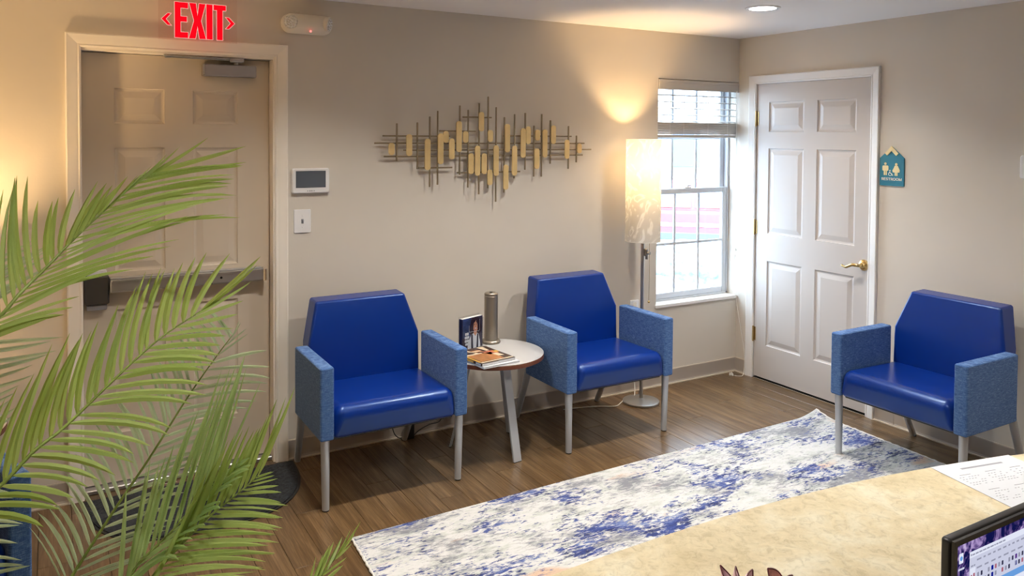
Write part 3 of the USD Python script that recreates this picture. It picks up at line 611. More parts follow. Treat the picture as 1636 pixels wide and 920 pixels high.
# ================================================================== CEILING LIGHTS
def downlight(x, y, label):
    t = thing('ceiling_downlight', label, 'ceiling light', (x, y, H), group='round recessed ceiling downlights')
    obj('trim_ring', lathe([(.072, .0), (.072, -.004), (.090, -.006), (.095, -.003), (.095, 0), (.081, 0.0), (.081, .003), (.072, .003)][::-1], 40), 'white_plastic', t, smooth=30)
    obj('baffle', lathe([(.0725, -.001), (.079, .094), (.0805, .094), (.0805, .0025), (.0725, .0025)][::-1], 40), 'white_plastic', t, smooth=30)
    obj('lens', lathe([(0, .074), (.0772, .074), (.0772, .078), (0, .078)], 32), 'can_lens', t)
    return t
cl0 = downlight(*CANS[0], 'round recessed downlight glowing in the ceiling near the restroom door')
WHERE = ['above the right end of the wall sculpture', 'in front of the exit door', 'above the armchair by the restroom door', 'over the middle of the rug', 'above the potted palm', 'behind the reception desk', 'at the far left behind the camera']
for (x, y), where in zip(CANS[1:], WHERE):
    dup(cl0, (x, y, H), 0, 'round recessed ceiling downlight ' + where)

# ================================================================== THINGS ON THE BACK WALL
# edge-lit exit sign hanging from the ceiling just in front of the wall
ex = thing('exit_sign', 'edge-lit red EXIT sign on a clear panel above the door', 'exit sign', (-3.879, -.12, 2.15))
exm = np.array([[1, 0, 0, 0], [0, 0, -1, 0], [0, 1, 0, 0], [0, 0, 0, 1.0]])
def exo(name, m, material, **k):
    m = m.copy(); m.apply_transform(exm)
    return obj(name, m, material, ex, **k)
EW = .352
exo('clear_panel', ext_bevel(sbox(0, 0.0, EW, .232), .006, .001, -.003), 'sign_acrylic')
hs = exo('housing', rbox(-.002, EW + .004, .218, .2695, -.045, .045, .008), 'white_plastic', smooth=30, label='white ceiling housing of the sign')
def letter(poly, name='letter'):
    p = exo(name, ext(poly, .0025, .0032), 'exit_red')
    o = poly.buffer(.0022, join_style=2).difference(poly.buffer(.0001, join_style=2))
    exo('glowing_edge', ext(o, .0018, .0032), 'exit_edge')
z0, z1, s = .012, .178, .0255
letter(shapely.union_all([sbox(.070, z0, .070 + s, z1), sbox(.070, z1 - .026, .128, z1), sbox(.070, .088, .123, .112), sbox(.070, z0, .128, z0 + .026)]))
letter(Polygon([(.134, z1), (.163, z1), (.1705, .118), (.178, z1), (.206, z1), (.186, .096), (.208, z0), (.179, z0), (.1705, .072), (.161, z0), (.132, z0), (.155, .096)]))
letter(sbox(.211, z0, .238, z1))
letter(shapely.union_all([sbox(.258, z0, .284, z1), sbox(.243, z1 - .024, .299, z1)]))
for x, sgn in ((.013, 1), (.339, -1)):
    letter(Polygon([(x, .095), (x + sgn * .026, .122), (x + sgn * .040, .122), (x + sgn * .018, .095), (x + sgn * .040, .068), (x + sgn * .026, .068)]), 'arrow')

# emergency light with two lamp heads
em = wall_thing('back', -3.155, 2.284, 'emergency_light', 'oval off-white emergency light with two round lamp heads', 'emergency light')
obj('body', rhull([(-.085, -.004, .012), (.085, -.004, .012), (-.085, .004, .012), (.085, .004, .012), (-.075, 0, .034), (.075, 0, .034)], [.048, .048, .048, .048, .040, .040]).slice_plane((0, 0, .0006), (0, 0, 1), cap=True), 'pale_plastic', em, smooth=35)
for sx, dirv in ((-1, (-.20, -.22, 1.0)), (1, (.85, -.15, .55))):
    d = np.array(dirv) / np.linalg.norm(dirv)
    T = trimesh.geometry.align_vectors((0, 0, 1), d)
    def ph(m, at):
        m = m.copy(); m.apply_transform(T); m.apply_translation(at); return m
    at = np.array((sx * .094, .004, .052))
    hd = obj('lamp_head', ph(lathe([(0, -.022), (.026, -.018), (.036, -.004), (.040, .012), (.038, .015), (.0, .015)], 28), at), 'pale_plastic', em, smooth=35)
    obj('lens', ph(lathe([(0, .0152), (.035, .0152), (.033, .018), (0, .021)], 28), at), 'led_lens', hd, smooth=30)
    obj('led_dots', cat(*[ph(moved(trimesh.creation.icosphere(1, .0042), (.021 * math.cos(a) * q, .021 * math.sin(a) * q, .0195)), at) for q, n in ((0, 1), (.62, 5), (1.2, 9)) for a in np.arange(n) * 2 * math.pi / max(n, 1)]), 'white_plastic', hd, smooth=True)
obj('indicator', moved(trimesh.creation.icosphere(2, .0055), (.005, -.041, .066)), 'led_red', em, smooth=True, label='small glowing red indicator')
obj('wire_bracket', tube([(-.065, .045, .02), (-.064, .056, .03), (-.05, .059, .032), (-.03, .058, .03)], .002), 'pale_plastic', em)

# alarm keypad, wall switch, thermostat
kp = wall_thing('back', -3.136, 1.466, 'alarm_keypad', 'white touch-screen alarm keypad beside the exit door', 'alarm keypad')
obj('case', ext_bevel(rrect(-.099, -.066, .099, .066, .012), .022, .005, .002), 'white_plastic', kp, smooth=30)
obj('back_plate', ext(rrect(-.085, -.055, .085, .055, .006), .004, 0.0005), 'pale_plastic', kp)
obj('screen', ext(sbox(-.080, -.036, .078, .052), .001, .0238), 'screen_glass', kp, label='dark grey display')
obj('button_marks', cat(*[ext(Point(x, -.053).buffer(r), .0006, .0239) for x, r in ((-.018, .0028), (-.006, .0034), (.004, .0034), (.016, .0028))]), 'print_grey', kp)
sw = wall_thing('back', -3.177, 1.253, 'light_switch', 'white single light switch plate below the keypad', 'light switch')
obj('plate', ext_bevel(rrect(-.045, -.062, .045, .062, .006), .006, .0025, .0005), 'white_plastic', sw, smooth=30)
obj('toggle', cat(bevel_box(-.006, .006, -.012, .012, .006, .009, .001), bevel_box(-.004, .004, -.002, .009, .008, .020, .0015)), 'print_grey', sw)
for y in (-.030, .030):
    obj('screw', moved(lathe([(0, 0), (.0034, 0), (.003, .0012), (0, .0015)], 12), (0, y, .0062)), 'white_plastic', sw)
th = wall_thing('right', 2.013, 1.567, 'wall_thermostat', 'white wall control at the right edge of the picture', 'thermostat')
obj('case', ext_bevel(rrect(-.062, -.060, .062, .060, .012), .026, .005, .001), 'white_plastic', th, smooth=30)
obj('display', ext(rrect(-.034, -.008, .034, .036, .003), .001, .0268), 'screen_glass', th)
obj('button', ext_bevel(rrect(-.020, -.042, .020, -.022, .004), .003, .001, .0262), 'pale_plastic', th)

# metal wall sculpture: rods and plates
RODS_OFFSET = .0
ws = wall_thing('back', -2.06, 1.60, 'wall_sculpture', 'gold and bronze metal wall sculpture of rods and plates', 'wall art')
for a, b, z in RODS_H:
    obj('crossbar', bevel_box(a + 2.06, b + 2.06, z - 1.60 - .0045, z - 1.60 + .0045, .026, .034, .0015), 'bronze_rod', ws)
for x, a, b in RODS_V:
    obj('upright', bevel_box(x + 2.06 - .0045, x + 2.06 + .0045, a - 1.60, b - 1.60, .0345, .0425, .0015), 'bronze_rod', ws)
for x0, x1, z0, z1 in PLATES:
    c = (x0 + x1) / 2
    hw = .0175
    r = .0155
    obj('plate', ext_bevel(rrect(c + 2.06 - hw, z0 - 1.60, c + 2.06 + hw, z1 - 1.60, r), .006, .0012, .043), 'gold_plate', ws, smooth=25)
obj('standoff', cat(*[rod((x + 2.06, z - 1.60, 0.0005), (x + 2.06, z - 1.60, .030), .004, n=8) for x, z in ((-2.70, 1.664), (-2.30, 1.664), (-1.90, 1.625), (-1.45, 1.625), (-2.5, 1.59), (-1.6, 1.59), (-2.16, 1.816), (-2.08, 1.49))]), 'bronze_rod', ws)

# restroom sign
rs = wall_thing('right', 1.148, 1.427, 'restroom_sign', 'small teal house-shaped restroom sign beside the door', 'sign')
W_, S_ = .156, .152
obj('board', ext(Polygon([(0, 0), (W_, 0), (W_, S_ + .012), (W_ / 2, .232), (0, S_ + .012)]), .008, .0005), 'sign_teal', rs)
zz = Polygon([(W_ / 2, .236), (W_ / 2 + .044, .192), (W_ / 2 + .030, .178), (W_ / 2 + .0, .207), (W_ / 2 - .028, .179), (W_ / 2 - .043, .193)])
obj('gable', ext(zz, .006, .0087), 'sign_cream', rs, label='cream zigzag peak')
def man(x, y):
    return shapely.union_all([Point(x, y + .068).buffer(.0082), rrect(x - .0195, y + .026, x + .0195, y + .058, .007), rrect(x - .0105, y, x - .0012, y + .05, .002), rrect(x + .0012, y, x + .0105, y + .05, .002)])
def woman(x, y):
    return shapely.union_all([Point(x, y + .068).buffer(.0082), Polygon([(x - .009, y + .058), (x + .009, y + .058), (x + .020, y + .022), (x - .020, y + .022)]).buffer(.002), rrect(x - .0245, y + .026, x - .017, y + .034, .002),
                              Polygon([(x - .010, y + .058), (x + .010, y + .058), (x + .0245, y + .030), (x + .018, y + .028), (x, y + .05), (x - .018, y + .028), (x - .0245, y + .030)]),
                              rrect(x - .009, y, x - .0012, y + .03, .002), rrect(x + .0012, y, x + .009, y + .03, .002)])
obj('man_symbol', ext(man(.038, .062), .002, .0087), 'sign_cream', rs)
obj('woman_symbol', ext(woman(.108, .060), .002, .0087), 'sign_cream', rs)
wc = shapely.union_all([Point(.0675, .091).buffer(.0040), LineString([(.0675, .088), (.068, .075), (.078, .074), (.083, .063), (.087, .064)]).buffer(.0019), Point(.069, .070).buffer(.0115).difference(Point(.069, .070).buffer(.0086)).difference(sbox(.0705, .073, .09, .10))])
obj('wheelchair_symbol', ext(wc, .002, .0087), 'sign_white', rs)
tx = meshkit.text_mesh('RESTROOM', .0155, .002, bold=True)
tx.apply_translation((-tx.bounds[0][0], 0, 0)); tx.apply_scale((.130 / tx.extents[0], 1, 1)); tx.apply_translation((.014, .032, .0087))
obj('lettering', tx, 'sign_white', rs)
obj('braille_dots', cat(*[moved(trimesh.creation.icosphere(1, .0013), (.048 + i * .0045 + (i // 2) * .003, .017 + j * .0035, .0088)) for i in range(10) for j in range(3) if (i * 7 + j * 5) % 3]), 'sign_teal', rs, kind='stuff')

# ================================================================== WINDOW BLIND
bl = thing('window_blind', 'white faux-wood window blind raised halfway above the corner window', 'blind', (-.38, -.02, 2.10))
def blo(name, m, material, parent=bl, **k):
    return obj(name, moved(m, (.38, .02, -2.10)), material, parent, **k)
BX0, BX1 = WX0 + .006, -.012
blo('headrail', bevel_box(BX0, BX1, .012, .062, 2.052, 2.100, .003), 'blind_white')
blo('valance', cat(bevel_box(BX0 - .002, BX1 + .008, -.004, .008, 2.032, 2.101, .003), bevel_box(BX0 - .002, BX1 + .008, -.008, -.002, 2.080, 2.098, .002), bevel_box(BX1 - .001, BX1 + .008, .008, .045, 2.032, 2.101, .002)), 'blind_white')
for z in (1.997, 1.952, 1.907, 1.862, 1.818):
    m = bevel_box(BX0, BX1, -.025, .025, -.0016, .0016, .001)
    m.apply_transform(trimesh.transformations.rotation_matrix(math.radians(11), (1, 0, 0)))
    blo('slat', moved(m, (0, .035, z)), 'blind_white')
for k in range(9):
    blo('slat', moved(bevel_box(BX0, BX1 - .002 * (k % 3), -.025, .025, -.0043, .0043, .0015), (0, .035 - .0015 * (k % 2), 1.804 - k * .0092)), 'blind_white')
blo('bottom_rail', bevel_box(BX0, BX1 - .004, .010, .060, 1.703, 1.722, .003), 'blind_white')
blo('ladder_cord', cat(*[rod((u, y, 1.72), (u, y, 2.06), .0011, n=6) for u in (-.64, -.515, -.29, -.10) for y in (.0085, .0615)]), 'white_cord')
blo('pull_cord', cat(tube([(-.030, -.006, 2.04), (-.028, -.010, 1.6), (-.030, -.012, 1.2), (-.034, -.013, .85)], .0018, 6), tube([(-.022, -.006, 2.04), (-.020, -.010, 1.5), (-.022, -.012, .90)], .0018, 6),
                     tube([(-.034, -.013, .85), (-.024, -.016, .60), (-.020, -.045, .43), (-.020, -.100, .20), (-.022, -.112, .10), (-.045, -.125, .012), (-.085, -.125, .004), (-.112, -.085, .005)], .0020, 6)), 'white_cord', label='white pull cord hanging down to the floor')
for x, y, z in ((-.034, -.013, .85), (-.022, -.012, .895), (-.112, -.085, .008), (-.125, -.075, .009), (-.108, -.074, .009)):
    blo('cord_tassel', moved(lathe([(0, -.014), (.006, -.013), (.0075, -.004), (.004, .006), (0, .008)], 12), (x, y, z + (.006 if z < .1 else 0))), 'white_cord', smooth=30)

# ================================================================== FLOOR COVERINGS
def sheet(corner, nx, ny, z_of, thick):
    """A thin slab on the floor from four corners TL, TR, BR, BL with a height function z_of(s, t)."""
    s, t = np.meshgrid(np.linspace(0, 1, nx), np.linspace(0, 1, ny), indexing='ij')
    TL, TR, BR, BL = [np.array(c, float) for c in corner]
    P = (TL[None, None] * ((1 - s) * (1 - t))[..., None] + TR * (s * (1 - t))[..., None] + BR * (s * t)[..., None] + BL * ((1 - s) * t)[..., None])
    z = z_of(s, t, P)
    top = np.dstack([P, z + thick]).reshape(-1, 3)
    bot = np.dstack([P, z]).reshape(-1, 3)
    i, j = np.meshgrid(np.arange(nx - 1), np.arange(ny - 1), indexing='ij')
    a = (i * ny + j).ravel(); b = ((i + 1) * ny + j).ravel(); c = ((i + 1) * ny + j + 1).ravel(); d = (i * ny + j + 1).ravel()
    ft = np.vstack([np.c_[a, d, c], np.c_[a, c, b]])
    N = nx * ny
    fb = ft[:, ::-1] + N
    rim = [i * ny for i in range(nx)] + [(nx - 1) * ny + j for j in range(1, ny)] + [i * ny + ny - 1 for i in range(nx - 2, -1, -1)] + [j for j in range(ny - 2, 0, -1)]
    fs = []
    for k in range(len(rim)):
        p, q = rim[k], rim[(k + 1) % len(rim)]
        fs += [(p, q, q + N), (p, q + N, p + N)]
    m = trimesh.Trimesh(np.vstack([top, bot]), np.vstack([ft, fb, np.array(fs)]), process=False)
    m.fix_normals()
    return m
RUG = [(-3.226, -.955), (-.252, -.913), (-.312, -2.06), (-3.292, -2.10)]
def rug_z(s, t, P):
    d = np.hypot(P[..., 0] + .252, P[..., 1] + .913)
    lift = .030 * np.clip(1 - d / .16, 0, 1) ** 1.6
    return .0006 + lift + .0006 * np.sin(P[..., 0] * 5) ** 2
rug = thing('area_rug', 'distressed blue and off-white runner rug on the plank floor', 'rug', (0, 0, 0))
obj('pile', sheet(RUG, 90, 36, rug_z, .0055), 'rug_pile', rug, smooth=40)
lerp = lambda a, b, t: tuple(np.array(a) * (1 - t) + np.array(b) * t)
for ends in ((0, 3), (1, 2)):
    a, b = np.array(RUG[ends[0]]), np.array(RUG[ends[1]])
    o = (a - np.array(RUG[1 - ends[0]])); o /= np.linalg.norm(o)
    pts = []
    for k in range(70):
        q = a + (b - a) * k / 69 + o * (.004 + .002 * math.sin(k * 2.3))
        d = math.hypot(q[0] + .252, q[1] + .913)
        pts.append((q[0], q[1], .0058 + .030 * max(0, 1 - d / .16) ** 1.6))
    obj('end_binding', tube(pts, .0052 + .0012 * np.sin(np.arange(70) * 1.9), 6, sub=1), 'rug_binding', rug, smooth=True, label='pale corded end of the rug')

# half-round door mat
q = []
for a in np.linspace(0, math.pi, 60):
    c, s = math.cos(a), math.sin(a)
    q.append((-3.722 + .484 * math.copysign(abs(c) ** .75, c), -.035 - .56 * abs(s) ** .80))
mp = Polygon(q)
grid = trimesh.creation.extrude_polygon(mp, .010, engine='earcut')
dm = thing('door_mat', 'black half-round door mat at the exit door', 'door mat', (0, 0, 0))
obj('rubber_base', ext(mp, .004, .0006), 'black_rubber', dm)
gx, gy = np.meshgrid(np.arange(-4.25, -3.2, .0125), np.arange(-.62, -.02, .0125), indexing='ij')
tri = []
inner = mp.buffer(-.012)
pp = []; idx = {}
pts = np.c_[gx.ravel(), gy.ravel()]
ins = shapely.contains_xy(inner, pts[:, 0], pts[:, 1])
zt = .009 + .006 * meshkit.fbm(np.c_[pts * 55, np.zeros(len(pts))], 3, 3) + .003 * np.sin(pts[:, 0] * 260) * (rng.random(len(pts)) - .2)
ny = gx.shape[1]
ok = ins.reshape(gx.shape)
fs = []
for i in range(gx.shape[0] - 1):
    for j in range(ny - 1):
        if ok[i, j] and ok[i + 1, j] and ok[i, j + 1] and ok[i + 1, j + 1]:
            a, b, c, d = i * ny + j, (i + 1) * ny + j, (i + 1) * ny + j + 1, i * ny + j + 1
            fs += [(a, b, c), (a, c, d)]
top = trimesh.Trimesh(np.c_[pts, zt], np.array(fs), process=False)
top.remove_unreferenced_vertices()
obj('tufted_pile', cat(ext(inner, .0055, .0045), top), 'mat_pile', dm, label='black tufted pile')

# ================================================================== ARMCHAIRS
def make_armchair(label, loc, rotz):
    t = thing('armchair', label, 'armchair', loc, rotz, group='blue waiting room armchairs')
    for sx in (-1, 1):
        obj('armrest', rbox(sx * .304, sx * .3695, -.322, .112, .330, .6635, .011), 'blue_fabric', t, smooth=30, label='woven blue fabric arm panel')
    obj('seat', rhull([(sx * (.3035 - q), y, z) for sx in (-1, 1) for (y, z, q) in ((-.298, .354, .020), (-.276, .424, .050), (.150, .440, .022), (.160, .360, .022))], [.022, .052, .022, .022] * 2), 'blue_vinyl', t, smooth=35, label='glossy blue vinyl seat')
    r = .016
    pts = []
    for y, z, hw in ((.118, .400, .300), (.190, .400, .300), (.125, .655, .298), (.212, .655, .298), (.185, .842, .246), (.278, .846, .246)):
        pts += [(sx * (hw - r), y + r * .5, z) for sx in (-1, 1)]
    obj('backrest', rhull(pts, r), 'blue_vinyl', t, smooth=35, label='glossy blue vinyl backrest tapering to the top')
    obj('under_frame', bevel_box(-.303, .303, -.285, .165, .318, .333, .003), 'black_plastic', t)
    for sx in (-1, 1):
        lg = obj('leg', rod((sx * .334, -.286, .006), (sx * .338, -.288, .330), .0165, .0205, 20), 'chair_leg', t, smooth=30)
        obj('foot_glide', rod((sx * .334, -.286, 0.0), (sx * .334, -.286, .0065), .0155, .0165, 16), 'black_plastic', lg, smooth=30)
        lg = obj('leg', rod((sx * .300, .322, .006), (sx * .318, .160, .332), .0165, .0205, 20), 'chair_leg', t, smooth=30)
        obj('foot_glide', rod((sx * .300, .324, 0.0), (sx * .300, .323, .0065), .0155, .0165, 16), 'black_plastic', lg, smooth=30)
    return t
ch0 = make_armchair('blue vinyl and fabric armchair between the exit door and the side table', (-2.916, -.37, 0), 0)
dup(ch0, (-1.583, -.37, 0), 0, 'blue vinyl and fabric armchair between the side table and the floor lamp')
dup(ch0, (-.362, -1.715, 0), -90, 'blue vinyl and fabric armchair beside the restroom door at the right')
dup(ch0, (-4.826, -1.13, 0), 19, 'blue armchair at the left edge half hidden by palm fronds')

# ================================================================== SIDE TABLES
TC = (-2.237, -.388)
def make_table(label, loc, rotz=0):
    t = thing('side_table', label, 'side table', loc, rotz, group='low round side tables')
    R = .277
    obj('tabletop', lathe([(0, .528), (R - .003, .528), (R - .001, .530), (0, .530)], 72), 'table_laminate', t, label='grey laminate surface')
    obj('edge_band', lathe([(0, .505), (R - .006, .505), (R, .508), (R, .525), (R - .002, .5279), (0, .5279)], 72), 'table_edge', t, smooth=30, label='dark reddish-brown rim')
    for a in (-85, 145, 35):
        c, s = math.cos(math.radians(a)), math.sin(math.radians(a))
        top, foot = np.array((.115 * c, .115 * s)), np.array((.232 * c, .232 * s))
        tan = np.array((-s, c)); out = np.array((c, s))
        P = []
        for base, z, hw in ((foot, 0.004, .024), (top, .505, .024)):
            for e, o in ((-1, -.006), (1, -.006), (1, .006), (-1, .006)):
                P.append((*(base + tan * e * hw + out * o), z))
        lg = obj('leg', trimesh.convex.convex_hull(np.array(P)), 'chair_leg', t)
        P = [(*(foot + tan * e * .023 + out * o), z) for z in (0, .0045) for e in (-1, 1) for o in (-.0055, .0055)]
        obj('foot_pad', trimesh.convex.convex_hull(np.array(P)), 'black_rubber', lg)
    obj('mounting_plate', lathe([(0, .497), (.13, .497), (.135, .505), (0, .505)], 32), 'chair_leg', t)
    return t
tb0 = make_table('low round grey side table between the two blue armchairs', (TC[0], TC[1], 0))
dup(tb0, (-4.755, -.345, 0), 25, 'low round side table at the left edge behind the palm')
TT = .530

# bronze scent diffuser tower
df = thing('scent_diffuser', 'tall champagne metal cylinder on a round foot on the table', 'diffuser', (-2.158, -.215, TT))
obj('foot', lathe([(0, .0004), (.052, .0004), (.056, .006), (.055, .013), (.050, .018), (.042, .020), (0, .020)], 40), 'champagne_metal', df, smooth=30)
obj('tower', lathe([(0, .020), (.0385, .020), (.0385, .052), (.0378, .0535), (.0378, .055), (.0385, .0565), (.0385, .268), (.0375, .2695), (.0375, .271), (.0385, .2725), (.0385, .282), (.034, .287), (0, .286)], 40), 'champagne_metal', df, smooth=30)
obj('nozzle', lathe([(0, .286), (.009, .2865), (.008, .291), (0, .2912)], 20), 'dark_bracket', df, smooth=30)

# acrylic brochure stand and the brochures in it
hd = thing('brochure_stand', 'clear acrylic brochure stand on the side table', 'brochure stand', (-2.313, -.292, TT), 17)
HW = .078
M3 = np.array([[1, 0, 0, 0], [0, 0, -1, 0], [0, 1, 0, 0], [0, 0, 0, 1.0]])     # (u, up, towards the room) -> local
def h3(m, tilt=0.0):
    m = m.copy(); m.apply_transform(M3); return m
obj('front_pane', h3(bx(-HW - .003, HW + .003, .004, .168, .0005, .0025)), 'acrylic', hd)
obj('back_pane', h3(bx(-HW - .003, HW + .003, .0045, .185, -.033, -.031)), 'acrylic', hd)
obj('side_pane', h3(bx(-HW - .003, -HW - .001, .004, .168, -.0308, .0003)), 'acrylic', hd)
obj('side_pane', h3(bx(HW + .001, HW + .003, .004, .168, -.0308, .0003)), 'acrylic', hd)
obj('base', h3(bx(-HW - .003, HW + .003, .0004, .0036, -.033, .030)), 'acrylic', hd)
bc = thing('brochure', 'purple brochure with a portrait photograph in the acrylic stand', 'brochure', (-2.313, -.292, TT), 17)
def bo(name, m, material, **k):
    return obj(name, h3(m), material, bc, **k)
bo('booklet', bevel_box(-HW + .001, HW - .001, .005, .176, -.029, -.004, .001), 'paper_edges')
bo('spine', bx(-HW + .0002, -HW + .001, .005, .1765, -.029, -.0036), 'print_navy', label='dark blue spine')
FZ = -.0038
def flat(name, poly, k, material, **kw):
    clip = sbox(-HW + .0005, .005, HW - .0005, .176)
    bo(name, ext(poly.intersection(clip), .0004, FZ + k * .0005), material, **kw)
flat('cover', sbox(-1, 0, 1, 1), 0, 'print_purple')
flat('curtain', sbox(-.074, .07, -.015, .18), 1, 'print_blue')
fc = (.021, .127)
oval = affinity.rotate(affinity.scale(Point(*fc).buffer(1), .0195, .034), 6)
hair = shapely.union_all([affinity.scale(Point(.020, .136).buffer(1), .036, .046), affinity.scale(Point(.042, .120).buffer(1), .022, .050), affinity.scale(Point(-.008, .112).buffer(1), .014, .038), affinity.scale(Point(.054, .108).buffer(1), .016, .028)])
flat('portrait_hair', hair, 2, 'print_hair')
flat('portrait_neck', Polygon([(.010, .108), (.031, .108), (.033, .074), (.006, .074)]), 3, 'print_skin')
flat('portrait_face', oval, 4, 'print_skin')
flat('portrait_fringe', oval.buffer(.004).intersection(shapely.union_all([Polygon([(.03, .17), (.026, .150), (.036, .135), (.038, .10), (.06, .10), (.06, .18)]), Polygon([(.03, .17), (.022, .154), (.007, .142), (.003, .10), (-.02, .10), (-.02, .18)])])), 5, 'print_hair')
flat('portrait_eyes', shapely.union_all([affinity.scale(Point(.0135, .134).buffer(1), .0040, .0014), affinity.scale(Point(.0290, .1325).buffer(1), .0040, .0014), sbox(.009, .1385, .018, .1396), sbox(.025, .1370, .034, .1381), Polygon([(.0195, .122), (.0235, .122), (.0225, .1245), (.0205, .1245)])]), 5, 'print_hair')
flat('portrait_lips', affinity.scale(Point(.0205, .1120).buffer(1), .0092, .0048), 5, 'print_lip')
flat('portrait_smile', affinity.scale(Point(.0205, .1128).buffer(1), .0074, .0028), 6, 'print_white')
fr_ = LineString([(-.030, .135), (-.028, .100), (.046, .094), (.052, .100), (.053, .160)]).buffer(.0006)
flat('picture_line', fr_, 6, 'print_white')
flat('portrait_shirt', Polygon([(-.012, .080), (.006, .088), (.020, .070), (.034, .086), (.046, .078), (.058, .03), (.060, 0), (-.040, 0), (-.038, .04)]), 4, 'print_white')
flat('portrait_vest', shapely.union_all([Polygon([(-.012, .080), (.000, .084), (.004, 0), (-.012, 0)]), Polygon([(.034, .084), (.044, .078), (.042, 0), (.028, 0)])]), 5, 'print_dark')
flat('folded_linen', shapely.union_all([rrect(-.058, .083, -.030, .098, .004), rrect(-.060, .064, -.026, .079, .004), rrect(-.060, .045, -.026, .060, .004), rrect(-.056, .028, -.022, .041, .004)]), 3, 'print_white')

# magazines: one covered, one pale below, a thin one under both
def magazine(name, label, cx, cy, rot, z, w, h, t, spine_mat):
    m = thing(name, label, 'magazine', (cx, cy, z), rot, group='magazines stacked on the side table')
    obj('pages', bevel_box(-w / 2 + .002, w / 2 - .001, -h / 2 + .001, h / 2 - .001, .0008, t - .0008, .0004), 'paper_edges', m)
    obj('spine', bevel_box(-w / 2, -w / 2 + .0025, -h / 2, h / 2, .0003, t, .0003), spine_mat, m)
    obj('back_cover', bx(-w / 2 + .0025, w / 2, -h / 2, h / 2, .0003, .0007), spine_mat, m)
    return m
mg2 = magazine('magazine', 'pale thick magazine at the bottom of the stack on the table', -2.338, -.508, 5, TT, .225, .275, .010, 'paper')
obj('front_cover', bx(-.11, .1125, -.1375, .1375, .0096, .0100), 'paper', mg2)
mg1 = magazine('magazine', 'brown patterned magazine on top of the stack on the table', -2.352, -.490, 8, TT + .0104, .215, .270, .014, 'cover_dark')
cv = sbox(-.1065, -.135, .1075, .135)
def cover(name, poly, k, material):
    obj(name, ext(poly.intersection(cv), .0002, .0136 + k * .00022), material, mg1)
cover('front_cover', cv, 0, 'cover_dark')
cover('cover_field', Polygon([(-.085, -.105), (.055, -.105), (.060, .02), (-.088, .02)]), 1, 'cover_tan')
cover('cover_field', Polygon([(.03, -.02), (.09, -.02), (.09, .045), (.02, .045)]), 1, 'cover_rose')
cover('cover_stripe', shapely.union_all([sbox(-.10, .022, .01, .036), sbox(-.10, -.124, .105, -.112), Polygon([(-.055, .135), (-.04, .135), (-.005, .03), (-.022, .03)]), Polygon([(.055, .05), (.075, .05), (.085, .128), (.045, .13)])]), 2, 'cover_cream')
cover('cover_photo', Polygon([(-.03, .055), (.035, .05), (.03, .09), (-.03, .095)]), 2, 'cover_tan')
cover('cover_stripe', Polygon([(-.025, .068), (.028, .062), (.026, .074), (-.024, .080)]), 3, 'cover_cream')
cover('cover_corner', Polygon([(.052, -.062), (.088, -.066), (.078, -.012), (.048, -.010)]), 2, 'cover_cream')
cover('cover_tint', shapely.union_all([sbox(-.1065, -.11, -.092, .03), sbox(.075, .0, .1075, .03)]), 3, 'cover_gold')
for k, (y0, y1, m_) in enumerate(((-.125, -.08, 'paper'), (-.06, .03, 'cover_gold'), (.05, .12, 'cover_cream'))):
    obj('spine_label', bx(-.1079, -.1075, y0, y1, .002, .012), m_, mg1)

# ================================================================== LAMPS
def shade_mesh(r, z0, z1, n=48, t=.0016):
    return lathe([(r, z0), (r, z1), (r - t, z1), (r - t, z0), (r, z0)], n)
fl = thing('floor_lamp', 'lit floor lamp with tall white drum shade beside the window', 'floor lamp', (-1.048, -.205, 0))
obj('base', lathe([(0, .0005), (.116, .0005), (.118, .004), (.117, .012), (.090, .0185), (.030, .024), (.014, .030), (0, .030)], 48), 'nickel', fl, smooth=30, label='round brushed steel foot')
obj('pole', cat(rod((0, 0, .028), (0, 0, 1.46), .0115, n=20)), 'nickel', fl, smooth=30)
shd = obj('shade', shade_mesh(.1125, 1.042, 1.690), 'lamp_shade', fl, smooth=30, label='white marbled cylinder shade')
obj('shade_ring', cat(*[lathe([(.1118, z - .002), (.1140, z - .002), (.1140, z + .002), (.1118, z + .002), (.1118, z - .002)], 48) for z in (1.042, 1.690)]), 'white_cord', shd)
obj('shade_spider', cat(*[rod((0, 0, 1.40), (.111 * math.cos(a), .111 * math.sin(a), 1.40), .0018, n=6) for a in (.4, .4 + 2.094, .4 + 4.189)]), 'nickel', shd)
obj('socket', lathe([(0, 1.46), (.017, 1.46), (.019, 1.475), (.019, 1.50), (0, 1.50)], 20), 'pale_plastic', fl, smooth=30)
obj('bulb', moved(trimesh.creation.icosphere(3, .031), (0, 0, 1.535)), 'bulb_glow', fl, smooth=True)
obj('switch_housing', cat(rbox(.004, .030, -.026, .000, .945, .992, .008), rod((.020, -.026, .965), (.026, -.044, .965), .009, n=14), rod((.018, -.020, .925), (.018, -.020, .946), .009, n=14)), 'nickel', fl, smooth=30)
obj('pull_chain', cat(tube([(.030, -.030, 1.05), (.031, -.031, .80), (.0305, -.0305, .66)], .0012, 6), moved(trimesh.creation.icosphere(2, .008), (.0305, -.0305, .652))), 'brass', fl)
obj('power_cord', cat(tube([(-.02, .045, .012), (-.06, .085, .006), (-.12, .05, .004), (-.20, .01, .004), (-.30, .06, .004), (-.42, .10, .004), (-.52, .12, .004)], .0034, 8),
                      tube([(-.02, .05, .012), (.03, .10, .03), (.055, .14, .12), (.05, .168, .32)], .0030, 8)), 'white_cord', fl, label='white cord curling over the floor')
ol = wall_thing('back', -.945, .555, 'wall_outlet', 'white outlet plate on the wall behind the floor lamp', 'outlet')
obj('plate', ext_bevel(rrect(-.036, -.058, .036, .058, .005), .006, .002, .0005), 'white_plastic', ol, smooth=30)
